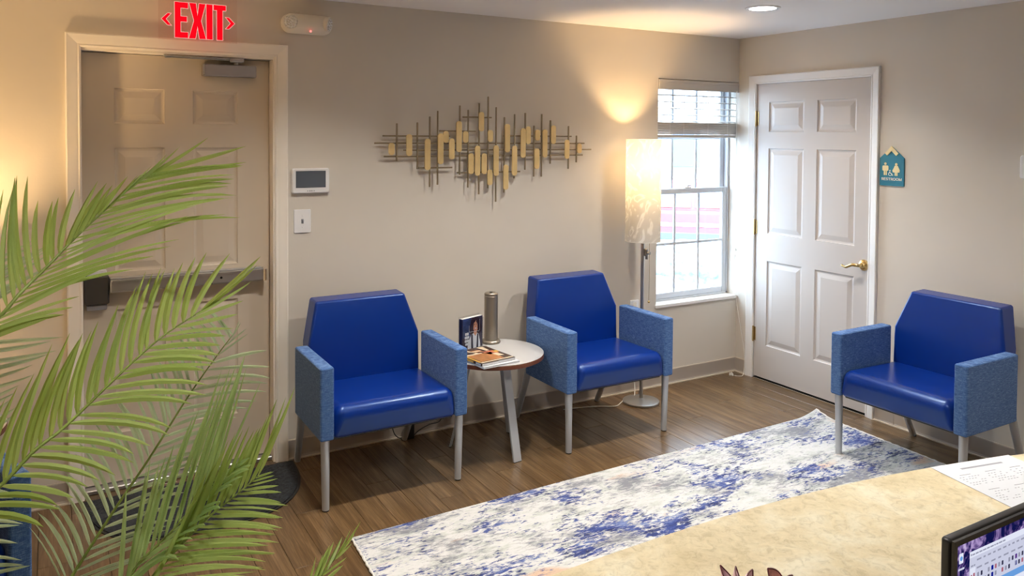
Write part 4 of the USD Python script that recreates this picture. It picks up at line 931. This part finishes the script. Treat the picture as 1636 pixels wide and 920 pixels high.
obj('plug', rbox(-.016, .016, -.040, -.008, .0062, .030, .006), 'white_plastic', ol, smooth=30)
obj('socket_face', ext(rrect(-.015, .006, .015, .044, .010), .0012, .0064), 'pale_plastic', ol)

tl = thing('table_lamp', 'lit table lamp on the small table beyond the left edge', 'table lamp', (-4.79, -.325, TT))
obj('body', lathe([(0, .0004), (.075, .0004), (.078, .010), (.060, .020), (.020, .030), (.016, .06), (.045, .12), (.055, .17), (.040, .23), (.014, .27), (.012, .36), (0, .36)], 36), 'champagne_metal', tl, smooth=30)
shd2 = obj('shade', lathe([(.158, .19), (.105, .532), (.1034, .532), (.1564, .19), (.158, .19)], 48), 'lamp_shade', tl, smooth=30)
obj('shade_spider', cat(*[rod((0, 0, .36), (.130 * math.cos(a), .130 * math.sin(a), .36), .0018, n=6) for a in (.4, .4 + 2.094, .4 + 4.189)]), 'bright_steel', shd2)
obj('socket', lathe([(0, .36), (.017, .36), (.019, .375), (.019, .40), (0, .40)], 20), 'pale_plastic', tl, smooth=30)
obj('bulb', moved(trimesh.creation.icosphere(3, .031), (0, 0, .438)), 'bulb_glow_table', tl, smooth=True)

# power adapter and cable on the floor under the first armchair
pa = thing('power_adapter', 'black power adapter with a thin cable against the baseboard', 'power adapter', (-2.583, -.045, 0))
obj('block', rbox(-.022, .022, -.020, .022, .0006, .085, .006), 'black_plastic', pa, smooth=30)
obj('cable', cat(tube([(.022, 0, .012), (.07, .012, .035), (.13, .018, .05), (.19, .02, .055), (.215, .022, .09), (.23, .03, .16)], .0028, 7), tube([(-.022, 0, .012), (-.06, .004, .012), (-.09, .01, .045), (-.10, .018, .11), (-.10, .026, .20)], .0026, 7)), 'black_plastic', pa)

# ================================================================== RECEPTION COUNTER
FE = [(-5.6, -3.62), (-5.0, -3.42), (-4.5, -3.29), (-4.0, -3.205), (-3.692, -3.182), (-3.4, -3.174), (-3.15, -3.181), (-2.94, -3.207), (-2.75, -3.245), (-2.589, -3.285), (-2.3, -3.372), (-2.0, -3.49), (-1.7, -3.64)]
fe = LineString(FE)
arc = np.array([fe.interpolate(t, normalized=True).coords[0] for t in np.linspace(0, 1, 60)])
ke = np.exp(-.5 * (np.arange(-6, 7) / 2.5) ** 2); ke /= ke.sum()
arc = np.c_[np.convolve(np.pad(arc[:, 0], 6, mode='reflect', reflect_type='odd'), ke, 'valid'), np.convolve(np.pad(arc[:, 1], 6, mode='reflect', reflect_type='odd'), ke, 'valid')]
def band(off0, off1):
    t = np.gradient(arc, axis=0); t /= np.linalg.norm(t, axis=1, keepdims=True)
    n = np.c_[t[:, 1], -t[:, 0]]
    return Polygon(np.vstack([arc + n * off0, (arc + n * off1)[::-1]]))
cb = thing('reception_counter', 'curved reception counter with a cream mottled laminate top', 'counter', (0, 0, 0))
obj('worktop', ext(band(.002, .46), .036, 1.034), 'counter_laminate', cb, label='cream mottled laminate slab')
obj('front_edge', ext(band(0, .0019), .034, 1.0345), 'counter_laminate', cb)
obj('front_panel', ext(band(.045, .075), .95, .083), 'counter_panel', cb, label='brown front panel')
obj('kick_plate', ext(band(.09, .11), .082, .0006), 'black_plastic', cb)
obj('inner_panel', ext(band(.395, .415), 1.03, .0035), 'counter_panel', cb)
dk = thing('reception_desk', 'low desk surface behind the reception counter', 'desk', (0, 0, 0))
obj('desktop', bevel_box(-4.1, -2.3, -4.35, -3.70, .72, .75, .004), 'desk_laminate', dk)
for x in (-4.06, -2.34):
    obj('leg_panel', bevel_box(x - .02, x + .02, -4.30, -3.74, .0006, .7195, .003), 'counter_panel', dk)

# printed sheet with number blocks
cal = thing('printed_sheet', 'white printed calendar sheet taped on the counter', 'paper sheet', (-2.763, -3.392, 1.0702), -12)
obj('sheet', bevel_box(-.101, .101, -.139, .139, .0003, .0010, .0002), 'paper', cal)
dots = []
r2 = random.Random(3)
for bxn in range(3):
    for byn in range(4):
        x0, y0 = -.088 + bxn * .063, .088 - byn * .062
        dots.append(bx(x0 + .010, x0 + .036, y0 + .003, y0 + .0045, .00105, .0012))
        for i in range(7):
            for j in range(5):
                if r2.random() < .72:
                    dots.append(bx(x0 + i * .0073, x0 + i * .0073 + .0035, y0 - .006 - j * .0075, y0 - .0045 - j * .0075, .00105, .0012))
dots.append(bx(-.05, .055, .112, .117, .00105, .0012))
obj('print', cat(*dots), 'print_grey', cal, label='faint grey printed rows', kind='stuff')

# pink lotus ornament, its petal tips showing above the bottom edge of the picture
def petal(root, tip, width, cup, material, rim, parent):
    root, tip = np.array(root, float), np.array(tip, float)
    ax = tip - root; L = np.linalg.norm(ax); ax /= L
    side = np.cross(ax, (0.45, -0.9, 0.2)); side /= np.linalg.norm(side)
    nrm = np.cross(side, ax)
    n, m = 9, 5
    V, W = [], []
    for i in range(n):
        s = i / (n - 1)
        w_ = width * math.sin(math.pi * min(1, s * .80 + .2) ** 1.1) * (1 if s < .97 else .25) + .0006
        for j in range(m):
            q = (j / (m - 1)) * 2 - 1
            V.append(root + ax * L * s + side * w_ * q + nrm * (cup * (q * q - 1) * w_ * 2 - .25 * L * s * (1 - s) * .6))
    V = np.array(V)
    f = []
    for i in range(n - 1):
        for j in range(m - 1):
            a, b, c, d = i * m + j, (i + 1) * m + j, (i + 1) * m + j + 1, i * m + j + 1
            f += [(a, b, c), (a, c, d)]
    f = np.array(f); N = len(V)
    th = nrm * .0012
    sides = []
    rimv = [i * m for i in range(n)] + [(n - 1) * m + j for j in range(1, m)] + [i * m + m - 1 for i in range(n - 2, -1, -1)] + [j for j in range(m - 2, 0, -1)]
    for k in range(len(rimv)):
        p, q = rimv[k], rimv[(k + 1) % len(rimv)]
        sides += [(p, q, q + N), (p, q + N, p + N)]
    mesh = trimesh.Trimesh(np.vstack([V + th * .5, V - th * .5]), np.vstack([f, f[:, ::-1] + N, np.array(sides)]), process=False)
    p = obj('petal', mesh, material, parent, smooth=50)
    edge = np.vstack([V[[i * m for i in range(n)]], V[[i * m + m - 1 for i in range(n - 1, -1, -1)]]])
    obj('petal_rim', tube(edge, .0011, 5, sub=1), rim, p)
LZ = 1.0704
lt = thing('lotus_ornament', 'small pink lotus ornament with dark petal rims on the counter', 'ornament', (-3.490, -3.385, LZ))
obj('cup', lathe([(0, .0004), (.022, .0004), (.026, .006), (.022, .014), (.012, .018), (0, .018)], 24), 'lotus_brown', lt, smooth=30)
for a, r, h_, w_ in LOTUS:
    c, s = math.cos(math.radians(a)), math.sin(math.radians(a))
    petal((.010 * c, .010 * s, .012), (r * c, r * s, h_), w_, .35, 'lotus_pink', 'lotus_rim', lt)
lf = thing('lotus_leaf_ornament', 'brown-pink pointed leaf ornament beside the pink lotus', 'ornament', (-3.425, -3.395, LZ))
obj('stand', lathe([(0, .0004), (.016, .0004), (.014, .008), (.006, .012), (0, .012)], 20), 'lotus_brown', lf, smooth=30)
petal((-.002, .002, .010), LEAF_TIP[0], .016, .2, 'lotus_brown', 'lotus_rim', lf)
petal((.002, -.002, .010), LEAF_TIP[1], .014, .2, 'lotus_brown', 'lotus_rim', lf)

# computer monitor on the desk, screen towards the receptionist
MW, MH, MT = .51, .315, .012
mo = thing('computer_monitor', 'black computer monitor with a lit screen behind the counter', 'monitor', (-3.572, -3.712, .75))
ZT = MON_TOP - .75
def mo3(m):
    m = m.copy(); m.apply_transform(M3); return m          # (u to the right seen from the desk, up, towards the desk)
obj('casing', mo3(rbox(0, MW, ZT - MH, ZT, -MT, -.001, .004)), 'black_plastic', mo, smooth=30)
bzw = .0062
obj('bezel', mo3(ext(sbox(0.001, ZT - MH + .001, MW - .001, ZT - .001).difference(sbox(bzw, ZT - MH + .020, MW - bzw, ZT - bzw)), .003, -.001)), 'black_plastic', mo)
SX0, SX1, SZ0, SZ1 = bzw, MW - bzw, ZT - MH + .020, ZT - bzw
obj('screen', mo3(bx(SX0, SX1, SZ0, SZ1, -.0009, -.0003)), 'ui_wallpaper', mo, label='lit screen with a purple blossom wallpaper')
def ui(name, shapes, k, material, **kw):
    ms = [ext(s, .0001, -.0002 + k * .00016) if not isinstance(s, trimesh.Trimesh) else moved(s, (0, 0, -.0002 + k * .00016)) for s in shapes]
    obj(name, mo3(cat(*ms)), material, mo, **kw)
wx, wz = SX0 + .024, SZ1 - .013
ui('app_window', [sbox(wx, SZ0 + .02, SX1 - .02, wz)], 0, 'ui_window', label='pale program window')
ui('recycle_icon', [rrect(SX0 + .006, SZ1 - .020, SX0 + .013, SZ1 - .010, .001)], 1, 'ui_white')
ui('recycle_icon_mark', [Point(SX0 + .0095, SZ1 - .015).buffer(.0022)], 2, 'ui_blue')
ui('icon_caption', [sbox(SX0 + .005, SZ1 - .0265, SX0 + .015, SZ1 - .0245)], 1, 'ui_window')
ui('gold_icon', [rrect(SX0 + .006, SZ1 - .050, SX0 + .0135, SZ1 - .0425, .002)], 1, 'ui_gold')
ui('title_bar', [sbox(wx, wz - .006, SX1 - .02, wz)], 1, 'ui_white')
r3 = random.Random(5)
def dashes(x0, x1, z, h_, lo, hi, gap):
    out = []; x = x0
    while x < x1:
        w_ = r3.uniform(lo, hi); out.append(sbox(x, z, x + w_, z + h_)); x += w_ + gap
    return out
ui('title_marks', dashes(wx + .004, wx + .06, wz - .0040, .0014, .002, .006, .0012) + [Point(wx + .0022, wz - .003).buffer(.001)], 2, 'ui_grey', kind='stuff')
ui('menu_marks', dashes(wx + .012, wx + .20, wz - .0110, .0016, .003, .008, .004) + dashes(wx + .002, wx + .010, wz - .0150, .0014, .002, .004, .001), 2, 'ui_grey', kind='stuff')
ui('tab_marks', dashes(wx + .012, wx + .24, wz - .0190, .0016, .004, .009, .005), 2, 'ui_grey', kind='stuff')
ui('tool_panel', [sbox(wx + .001, wz - .029, wx + .010, wz - .0165)], 1, 'ui_white')
ui('tool_icons', [Point(wx + .003, wz - .024).buffer(.0013), sbox(wx + .006, wz - .0265, wx + .009, wz - .022)], 2, 'ui_rose', kind='stuff')
ui('side_panel', [sbox(wx + .001, wz - .2, wx + .010, wz - .031)], 1, 'ui_white')
rows = []
for zz_, x_ in ((wz - .0275, .013), (wz - .0345, .013)):
    x = wx + x_
    while x < SX1 - .03:
        rows.append((x, zz_)); x += .0062
ui('toolbar_icons', [rrect(x, z, x + .0032, z + .0044, .0006) for i, (x, z) in enumerate(rows) if i % 3 == 0], 2, 'ui_grey', kind='stuff')
ui('toolbar_icons', [rrect(x, z, x + .0030, z + .0044, .0006) for i, (x, z) in enumerate(rows) if i % 3 == 1 and i % 4], 2, 'ui_ink', kind='stuff')
ui('toolbar_icons', [rrect(x, z, x + .0032, z + .0044, .0006) for i, (x, z) in enumerate(rows) if i % 3 == 2 and i % 2], 2, 'ui_rose', kind='stuff')
ui('toolbar_icons', [rrect(x, z, x + .0036, z + .0046, .0006) for i, (x, z) in enumerate(rows) if i % 7 == 4], 2, 'ui_navy', kind='stuff')
ui('blue_bar', [sbox(wx + .012, wz - .045, SX1 - .02, wz - .0385)], 1, 'ui_blue')
ui('bar_caption', dashes(wx + .015, wx + .038, wz - .0430, .0020, .003, .006, .0006), 2, 'ui_navy', kind='stuff')
tt = meshkit.text_mesh('Plan Case Setup', .0034, .0001); tt.apply_translation((wx + .026, wz - .0530, 0))
ui('screen_text', [tt], 2, 'ui_ink')
ui('list_panel', [sbox(wx + .012, SZ0 + .03, SX1 - .02, wz - .0455)], 1, 'ui_white')
obj('neck', mo3(rbox(MW / 2 - .03, MW / 2 + .03, .012, ZT - MH + .06, -.060, -.030, .006)), 'black_plastic', mo, smooth=30)
obj('stand', mo3(rbox(MW / 2 - .12, MW / 2 + .12, .0005, .014, -.11, .05, .005)), 'black_plastic', mo, smooth=30)

# ================================================================== POTTED PALM
CR = np.array((-4.36, -2.12, .30))
palm = thing('potted_palm', 'tall green palm plant with feathery fronds in the left foreground', 'palm', (CR[0], CR[1], 0))
def po(name, m, material, parent=None, **k):
    return obj(name, moved(m, (-CR[0], -CR[1], 0)), material, parent or palm, **k)
po('pot', lathe([(0, .0006), (.115, .0006), (.120, .008), (.155, .27), (.165, .275), (.165, .30), (.150, .30), (.145, .26), (0, .26)], 40, (CR[0], CR[1], 0)), 'pot_clay', smooth=30)
po('soil', lathe([(0, .2601), (.143, .2601), (.143, .272), (0, .280)], 32, (CR[0], CR[1], 0)), 'soil', smooth=40)
def bez(a, b, c, t):
    return a * (1 - t) ** 2 + b * 2 * t * (1 - t) + c * t ** 2
PRO = [(0, .30), (.06, .75), (.20, 1.0), (.55, .97), (.78, .72), (.90, .42), (1, .03)]
def leaflet(root, tip, ctrl, width, nrm):
    ts = np.array([0, .12, .30, .5, .7, .86, 1.0])
    P = bez(root[None], ctrl[None], tip[None], ts[:, None])
    T = np.gradient(P, axis=0); T /= np.linalg.norm(T, axis=1, keepdims=True)
    S = np.cross(T, nrm); S /= np.linalg.norm(S, axis=1, keepdims=True) + 1e-9
    N = np.cross(S, T)
    W = np.interp(ts, [p[0] for p in PRO], [p[1] for p in PRO])[:, None] * width
    L, R = P + S * W + N * W * .75, P - S * W + N * W * .75
    V = np.vstack([L, P, R]); n = len(ts); f = []
    for i in range(n - 1):
        f += [(i, i + 1, n + i + 1), (i, n + i + 1, n + i), (n + i, n + i + 1, 2 * n + i + 1), (n + i, 2 * n + i + 1, 2 * n + i)]
    return trimesh.Trimesh(V, np.array(f), process=False)
def smooth_path(p, n):
    p = np.asarray(p, float)
    q = np.vstack([2 * p[0] - p[1], p, 2 * p[-1] - p[-2]])
    seg = np.r_[0, np.cumsum(np.linalg.norm(np.diff(p, axis=0), axis=1))]
    out = []
    for s in np.linspace(0, seg[-1], n):
        i = min(max(np.searchsorted(seg, s) - 1, 0), len(p) - 2)
        t = (s - seg[i]) / (seg[i + 1] - seg[i])
        a, b, c, d = q[i], q[i + 1], q[i + 2], q[i + 3]
        out.append(.5 * (2 * b + (c - a) * t + (2 * a - 5 * b + 4 * c - d) * t * t + (3 * b - a - 3 * c + d) * t ** 3))
    return np.array(out)
LOOK = {'A': 'leaf_bright', 'B': 'leaf_bright', 'C': 'leaf_pale', 'D': 'leaf_deep', 'E': 'leaf_bright', 'F': 'leaf_bright', 'G': 'leaf_pale', 'I': 'leaf_pale', 'K': 'leaf_pale'}
WID = {'A': .0062, 'B': .0064, 'C': .0055, 'D': .0056, 'E': .0058, 'F': .0062, 'G': .0052, 'I': .0056, 'K': .0052}
pr = random.Random(11)
for key, (rach, sides) in FRONDS.items():
    rp = smooth_path(rach, 60)
    d0 = rp[0] - rp[1]; d0 /= np.linalg.norm(d0)
    L0 = np.linalg.norm(rp[0] - CR)
    stem = [bez(CR + np.array((pr.uniform(-.03, .03), pr.uniform(-.03, .03), -.03)), rp[0] + d0 * L0 * .45, rp[0], t) for t in np.linspace(0, 1, 14)][:-1]
    full = np.vstack([stem, rp])
    fr = po('frond', tube(full, np.r_[np.linspace(.007, .0050, len(stem)), np.linspace(.0050, .0014, len(rp))], 7, sub=1), 'stem_green', smooth=True)
    for bow, cnt, knots in sides:
        ks = np.array([k[0] for k in knots]); tips = np.array([k[1:] for k in knots])
        for i in range(cnt):
            s = (i + .5 * (bow > 0) + pr.uniform(-.12, .12)) / max(cnt - 1, 1)
            s = min(max(s, 0), 1)
            root = np.array([np.interp(s, np.linspace(0, 1, 60), rp[:, k]) for k in range(3)])
            tip = np.array([np.interp(s, ks, tips[:, k]) for k in range(3)])
            Lf = np.linalg.norm(tip - root)
            tip = tip + np.array([pr.gauss(0, .028) for _ in range(3)]) * Lf
            a = min(int(s * 58), 57)
            rd = rp[a + 1] - rp[a]; rd /= np.linalg.norm(rd)
            if i == cnt - 1 and s > .97:
                ctrl = (root + tip) / 2
            else:
                ctrl = root * .5 + tip * .5 + rd * Lf * bow + np.array([pr.gauss(0, .012) for _ in range(3)]) * Lf
            nrm = np.cross(rd, tip - root); nrm /= np.linalg.norm(nrm) + 1e-9
            nrm = nrm + np.array([pr.gauss(0, .22) for _ in range(3)])
            nrm /= np.linalg.norm(nrm)
            po('leaflet', leaflet(root, tip, ctrl, WID[key] * 1.05 * pr.uniform(.85, 1.12) * min(1, .45 + Lf / .3), nrm), LOOK[key], fr, smooth=35)

# ================================================================== OUTSIDE THE WINDOW
gr = obj('ground', bx(-14, 30, .6, 40, -.70, -.60), 'asphalt'); tag(gr, 'pale paved ground outside the window', 'ground', kind='structure')
lw = obj('lawn', bx(-3, 9, 2.6, 5.0, -.5995, -.56), 'lawn'); tag(lw, 'narrow strip of lawn outside the window', 'lawn', kind='structure')
vn = thing('parked_car', 'red parked car seen through the window', 'car', (7.5, 8.4, -.60), -42)
obj('body', rhull([(x, y, z) for x in (-2.0, 2.0) for y in (-.75, .75) for z in (.34, .70)], .12), 'van_red', vn, smooth=35)
obj('cabin', rhull([(x, y, .80) for x in (-1.45, 1.25) for y in (-.70, .70)] + [(x, y, 1.30) for x in (-1.0, .65) for y in (-.55, .55)], .08), 'van_red', vn, smooth=35)
obj('sill_panel', bevel_box(-1.6, 1.6, -.885, -.80, .20, .36, .02), 'van_window', vn)
obj('side_stripe', bx(-1.9, 1.9, -.886, -.868, .48, .56), 'van_white', vn)
for x0, x1, x2, x3 in ((-1.30, -.10, -.12, -.92), (-.02, 1.12, .58, .0)):
    obj('window', trimesh.convex.convex_hull(np.array([(x0, -.80, .86), (x1, -.80, .86), (x2, -.655, 1.26), (x3, -.655, 1.26), (x0, -.70, .86), (x1, -.70, .86), (x2, -.55, 1.26), (x3, -.55, 1.26)])), 'van_window', vn)
for x in (-1.25, 1.25):
    wh = obj('wheel', lathe([(0, -.11), (.28, -.11), (.32, -.07), (.32, .07), (.28, .11), (0, .11)], 28).apply_transform(trimesh.transformations.rotation_matrix(math.pi / 2, (1, 0, 0))).apply_translation((x, -.80, .322)), 'black_rubber', vn, smooth=30)
    obj('hub', lathe([(0, -.02), (.18, -.02), (.16, .02), (0, .03)], 20).apply_transform(trimesh.transformations.rotation_matrix(math.pi / 2, (1, 0, 0))).apply_translation((x, -.915, .322)), 'van_white', wh, smooth=30)
hs_ = thing('house', 'pale house across the street seen through the window', 'house', (13.5, 18.5, -.60), -35)
obj('wall', bx(-7, 7, -.1, 5, 0.0, 4.2), 'siding', hs_)
obj('roof', trimesh.convex.convex_hull(np.array([(-7.5, -.6, 4.2), (7.5, -.6, 4.2), (7.5, 5.6, 4.2), (-7.5, 5.6, 4.2), (-7.5, 2.5, 6.2), (7.5, 2.5, 6.2)])), 'step_stone', hs_)
for x in (-4.5, -1.2, 2.2, 5.2):
    obj('window', bevel_box(x - .5, x + .5, -.16, -.08, 1.2, 2.6, .02), 'van_window', hs_)
hb = []
hr = np.random.default_rng(4)
for k in range(1):
    m = trimesh.creation.icosphere(4, 1.0)
    v = m.vertices * (1 + .22 * (meshkit.fbm(m.vertices * 5, 4, k)[:, None] - .5))
    m.vertices = v * (1.9, .42, .40) + (0, 0, .36)
    hb.append(m)
hg = thing('hedge', 'low clipped hedge outside the window', 'hedge', (3.6, 4.5, -.56), -40)
obj('foliage', hb[0], 'hedge_green', hg, smooth=40)
for k, (x, y, sx, sy, sz) in enumerate(((.72, 1.75, .55, .5, .85), (1.42, 1.95, .5, .45, .69))):
    st = thing('stone_planter', ['taller grey stone block outside below the window', 'lower grey stone block outside below the window'][k], 'planter', (x, y, -.60))
    obj('block', bevel_box(-sx / 2, sx / 2, -sy / 2, sy / 2, .0006, sz, .015), 'step_stone', st)
    obj('cap', bevel_box(-sx / 2 - .03, sx / 2 + .03, -sy / 2 - .03, sy / 2 + .03, sz, sz + .05, .01), 'step_stone', st)
